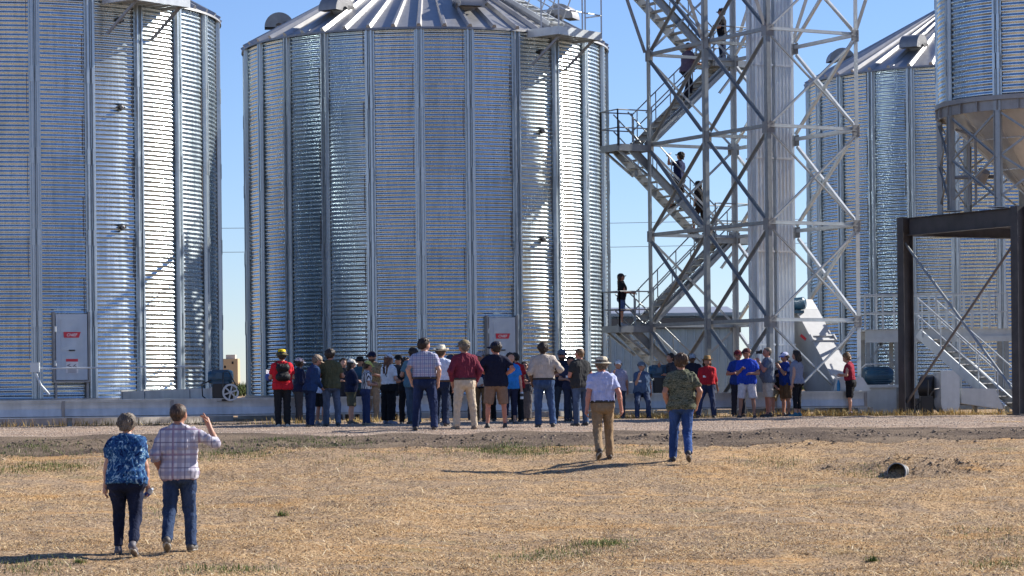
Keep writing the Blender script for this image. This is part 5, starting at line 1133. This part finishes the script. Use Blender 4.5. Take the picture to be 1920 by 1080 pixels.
# --- people leaning on the conveyor and under the tower
person(1160, 68.6, 1.66, 168, 'woman in white cap leaning on conveyor behind the man in the sun hat', (cl((.35, .33, .42)), 'short', False), tr((.05, .055, .07)), ('lean', 'chin'), 'perch', cap((.62, .62, .62)), ('tail', 'brown'), 'fair', (.08, .07, .06), 1.0, 0, True, -4)
person(1204, 68.6, 1.68, 178, 'woman in grey cap, blue t-shirt and jeans sitting on conveyor wearing a badge', tee((.075, .12, .20)), jn((.035, .05, .09)), ('lean', 'chin'), 'sit', cap((.14, .17, .21)), ('tail', 'brown'), 'fair', (.05, .04, .035), 1.08, .02, True, -3, badge=True)
person(1261, 70.8, 1.76, 120, 'dark haired person hidden behind left shoulder of the camouflage shirt man', tee((.05, .05, .06)), tr((.04, .04, .05)), ('front', 'phone'), 'stand', None, ('short', 'dark'), 'tan', z=0)
person(1299, 70.9, 1.74, 175, 'dark skinned man in pale grey cap and dark jacket beside the red shirt woman', (cl((.02, .022, .035)), 'long', False), tr((.03, .032, .04)), ('front', 'front'), 'stand', cap((.3, .34, .38)), ('short', 'dark'), 'dark', z=0)
person(1327, 68.7, 1.72, 172, 'woman in straw cowboy hat and red shirt with badge leaning on conveyor', (cl((.42, .02, .03)), 'roll', True), jn((.03, .04, .08)), ('lean', 'lean'), 'perch', ('cowboy', [cl((.36, .22, .09)), cl((.26, .15, .06)), cl((.12, .06, .03))]), ('bob', 'dark'), 'tan', (.05, .04, .03), 1.05, 0, True, -4, badge=True)
person(1385, 69.3, 1.80, 172, 'man in maroon cap and blue shirt standing behind the royal blue polo man', tee((.02, .06, .28)), tr((.025, .03, .045)), ('hang', 'front'), 'stand', cap((.14, .02, .03)), ('short', 'dark'), 'tan', z=0, glasses=True)
person(1401, 67.8, 1.85, 170, 'man in royal blue polo and white shorts facing camera with dark cap', tee((.018, .055, .40)), tr((.60, .56, .58), 'short'), ('front', 'chest'), 'wide', cap((.09, .03, .03)), ('short', 'dark'), 'tan', (.05, .045, .04), 1.14, .03)
person(1441, 68.2, 1.86, 95, 'grey haired man in grey polo and pale shorts taking a photograph, facing left', tee((.13, .155, .205)), tr((.50, .46, .40), 'short'), ('phone', 'phone'), 'stand', None, ('buzz', 'grey'), 'red', (.04, .035, .03), 1.14, .04, key='cam')
person(1463, 69.2, 1.62, 170, 'person in tan cap and black vest with camouflage shorts perched on conveyor', (cl(BLK), 'short', False), (P_CAMO2, 'short'), ('low', 'low'), 'sit', cap((.24, .19, .12)), ('short', 'brown'), 'tan', (.06, .05, .04), z=.0)
person(1474, 68.4, 1.72, 120, 'man in white and blue cap, blue shirt and brown shorts facing left', tee((.018, .05, .26)), tr((.16, .095, .05), 'short'), ('phone', 'front'), 'stand', cap((.52, .56, .78), 0, (.1, .2, .6)), ('short', 'dark'), 'tan', (.06, .05, .05), z=.0)
person(1495, 67.9, 1.76, 60, 'dark haired woman in grey patterned blouse and black capri trousers, hand to her face', (P_GREYPAT, 'tank', False), tr((.016, .016, .019), 'capri'), ('hang', 'chin'), 'stand', None, ('bob', 'dark'), 'fair', (.03, .14, .19), 1.05, .01, True, 2, 10)
person(1595, 70.0, 1.70, 68, 'woman in dark red tank top and black shorts looking at her phone beside walkway', (cl((.26, .02, .04)), 'tank', True), tr(BLK, 'short'), ('front', 'front'), 'contra', None, ('curly', 'blond'), 'fair', (.22, .16, .30), .98, 0, True, 4, 0, 22, key='phone', z=0.0)
# --- on the tower
pa = TA + T(-.72, bU - .1, 0); person(0, 0, 1.55, -82, 'woman in dark cap and black top with blue shorts standing on the lowest tower platform', (cl((.014, .014, .018)), 'tank', False), jn((.06, .10, .2), 'short'), ('rail', 'rail'), 'stand', cap((.03, .03, .035)), ('tail', 'brown'), 'tan', (.3, .3, .3), .95, 0, True, 2, 0, -14, z=LV[1] + .03, pos=(pa.x, pa.y))
def on_flight(a, b, z0, z1, a0, a1): t = (a - a0) / (a1 - a0); p = TA + T(a, b, 0); return (p.x, p.y), z0 + (z1 - z0) * t + .06
p, z = on_flight(1.42, bD, LV[2], LV[3], 2.4, -.62); person(0, 0, 1.72, 62, 'person in navy t-shirt and black cap drinking from a bottle on the tower stairs', tee((.016, .024, .075)), tr((.03, .022, .018), 'short'), ('drink', 'low'), 'step', cap(BLK), ('short', 'dark'), 'tan', fem=True, hp=-12, z=z - .05, pos=p, key='drink', lean=-2)
p, z = on_flight(2.2, bD, LV[2], LV[3], 2.4, -.62); person(0, 0, 1.62, 58, 'person in black t-shirt climbing the tower stairs below the one drinking', tee((.018, .017, .018)), tr((.035, .022, .017), 'short'), ('low', 'hips'), 'step', cap(BLK), ('tail', 'dark'), 'tan', fem=True, z=z - .1, pos=p, lean=10)
p, z = on_flight(1.7, bU, LV[3], LV[4], 0., 3.05); person(0, 0, 1.80, -58, 'man in washed purple shirt and dark trousers climbing the upper tower stairs', (cl((.12, .10, .16)), 'short', False), tr((.02, .02, .028)), ('low', 'rail'), 'step', None, ('buzz', 'brown'), 'tan', z=z - .1, pos=p, lean=10, belly=.02)
pa = TA + T(3.0, bU, 0); person(0, 0, 1.62, 75, 'person in dark cap and black shirt with jeans near the top of the tower stairs', tee((.016, .016, .02)), jn((.03, .045, .09)), ('front', 'hang'), 'stand', cap((.04, .04, .045)), ('short', 'dark'), 'tan', z=LV[4] + .03, pos=(pa.x, pa.y))
# ---------------------------------------------------------------- things they carry
def prop(name, mb, mats, loc, yaw, label, cat, smooth=None, rot=None):
    o = mb.build(name, mats, None, smooth); o.location = loc; o.rotation_euler = rot or (0, 0, R(yaw)); return tag(o, label, cat)
# backpack
P = HANDS['red']; G = [([Cap(P['tp'](-.07, -.20, 1.14), P['tp'](.07, -.20, 1.14), .10, k=.06), Cap(P['tp'](-.06, -.185, 1.34), P['tp'](.06, -.185, 1.34), .095, k=.06), Cap(P['tp'](-.05, -.27, 1.13), P['tp'](.05, -.27, 1.13), .07, k=.05)], [], 0)]
for sg in (-1, 1): G.append(([Cap(P['tp'](sg * .11, -.15, 1.42), P['tp'](sg * .12, .0, 1.485), .02, k=.01), Cap(P['tp'](sg * .12, .0, 1.485), P['tp'](sg * .13, .125, 1.36), .02, k=.01), Cap(P['tp'](sg * .13, .125, 1.36), P['tp'](sg * .16, .09, 1.16), .02, k=.01), Cap(P['tp'](sg * .16, .09, 1.16), P['tp'](sg * .12, -.14, 1.10), .016, k=.01)], [], .01))
Vv, Q = mesh_of(G, .014, .003, 3); me = np_mesh('backpack', (Vv + V3(0, 0, P['dz'])) * P['s'], Q); o = link_mesh('backpack', me, cloth('black_nylon', (.014, .014, .016), .3, .6)); o.location = P['body'].location; o.rotation_euler = P['body'].rotation_euler
tag(o, 'black backpack on the back of the man in red t-shirt', 'backpack')
# blue and white cap in his left hand
m = MB(); m.lathe([(0, .09), (.05, .08), (.085, .045), (.095, 0), (.09, 0), (.045, .075)], 18); m.box((0, .13, .005), (.14, .1, .01), mi=1)
p = held('red', 0, (-.22, -.06, -.03)); prop('baseball_cap', m, [cl((.07, .12, .36)), cl((.7, .7, .74))], XYZ := p, 0, 'blue and white cap held at the left hip of the man in red t-shirt', 'cap', 60, (R(70), R(10), R(30)))
def bottle(key, sd, label, body_c, cap_c, rot, off=(0, 0, 0), r=.033, h_=.2, name='water_bottle', cat='bottle'):
    m = MB(); m.lathe([(0, -h_ / 2), (r, -h_ / 2), (r, h_ * .28), (r * .45, h_ * .42), (r * .45, h_ * .5), (0, h_ * .5)], 14); m.lathe([(r + .002, -h_ * .2), (r + .002, h_ * .15)], 14, mi=1); prop(name, m, [body_c, cap_c], held(key, sd, off), 0, label, cat, 45, rot)
CLR = plain('clear_plastic', (.55, .6, .66), .15); bottle('w0', 1, 'small clear water bottle with blue label in hand of woman in blue blouse', CLR, plain('blue_label', (.02, .05, .35), .5), (R(40), R(50), 0))
bottle('drink', 0, 'clear water bottle raised to the mouth on the tower stairs', CLR, CLR, (R(20), R(60), R(60)))
bottle('tumb', 0, 'steel tumbler with black lid hanging in hand of bright blue shirt wearer', GALV_LIGHT, BLACKPL, (0, 0, 0), (0, 0, -.06), .04, .2, 'tumbler', 'tumbler')
m = MB(); m.box((0, 0, 0), (.13, .05, .09)); m.lathe([(.0, .0), (.04, .0), (.042, .11), (.0, .11)], 16, (0, .02, 0), 0, axis=(0, 1, 0)); m.box((0, 0, .055), (.05, .04, .03)); P = HANDS['cam']; prop('camera', m, BLACKPL, P['M'] @ Vector(P['hd'](0, .16, 1.64).tolist()), 95, 'black camera held up to the face of the grey polo man', 'camera', 40)
m = MB(); m.box((0, 0, 0), (.075, .008, .15)); prop('mobile_phone', m, BLACKPL, HANDS['phone']['M'] @ Vector(HANDS['phone']['tp'](0, .42, 1.17).tolist()), 68, 'black phone in hands of woman in dark red tank top', 'phone', None, (R(-50), 0, R(68)))
m = MB(); m.box((0, 0, 0), (.22, .012, .28)); prop('paper_sheet', m, WHITEP, HANDS['brn']['M'] @ Vector(HANDS['brn']['tp'](-.02, .26, 1.03).tolist()), 165, 'white paper sheets held by the sunglasses man in brown trousers', 'paper', None, (R(-40), 0, R(165)))
P = HANDS['wht']; m = MB(); f_ = lambda *a: (np.array(P['tp'](*a)) + V3(0, 0, P['dz'])) * P['s']
m.tube([f_(-.09, -.125, 1.44), f_(0.02, -.135, 1.25), f_(.17, -.06, 1.0)], .012, 6); m.tube([f_(-.09, -.12, 1.44), f_(-.09, .05, 1.47), f_(.02, .15, 1.25), f_(.18, .05, 1.0)], .012, 6); m.box(f_(.2, -.02, .93), (.1, .22, .18))
o = m.build('shoulder_bag', cl(BLK), None, 40); o.location = P['body'].location; o.rotation_euler = P['body'].rotation_euler; tag(o, 'black shoulder bag slung across the woman in white t-shirt', 'bag')
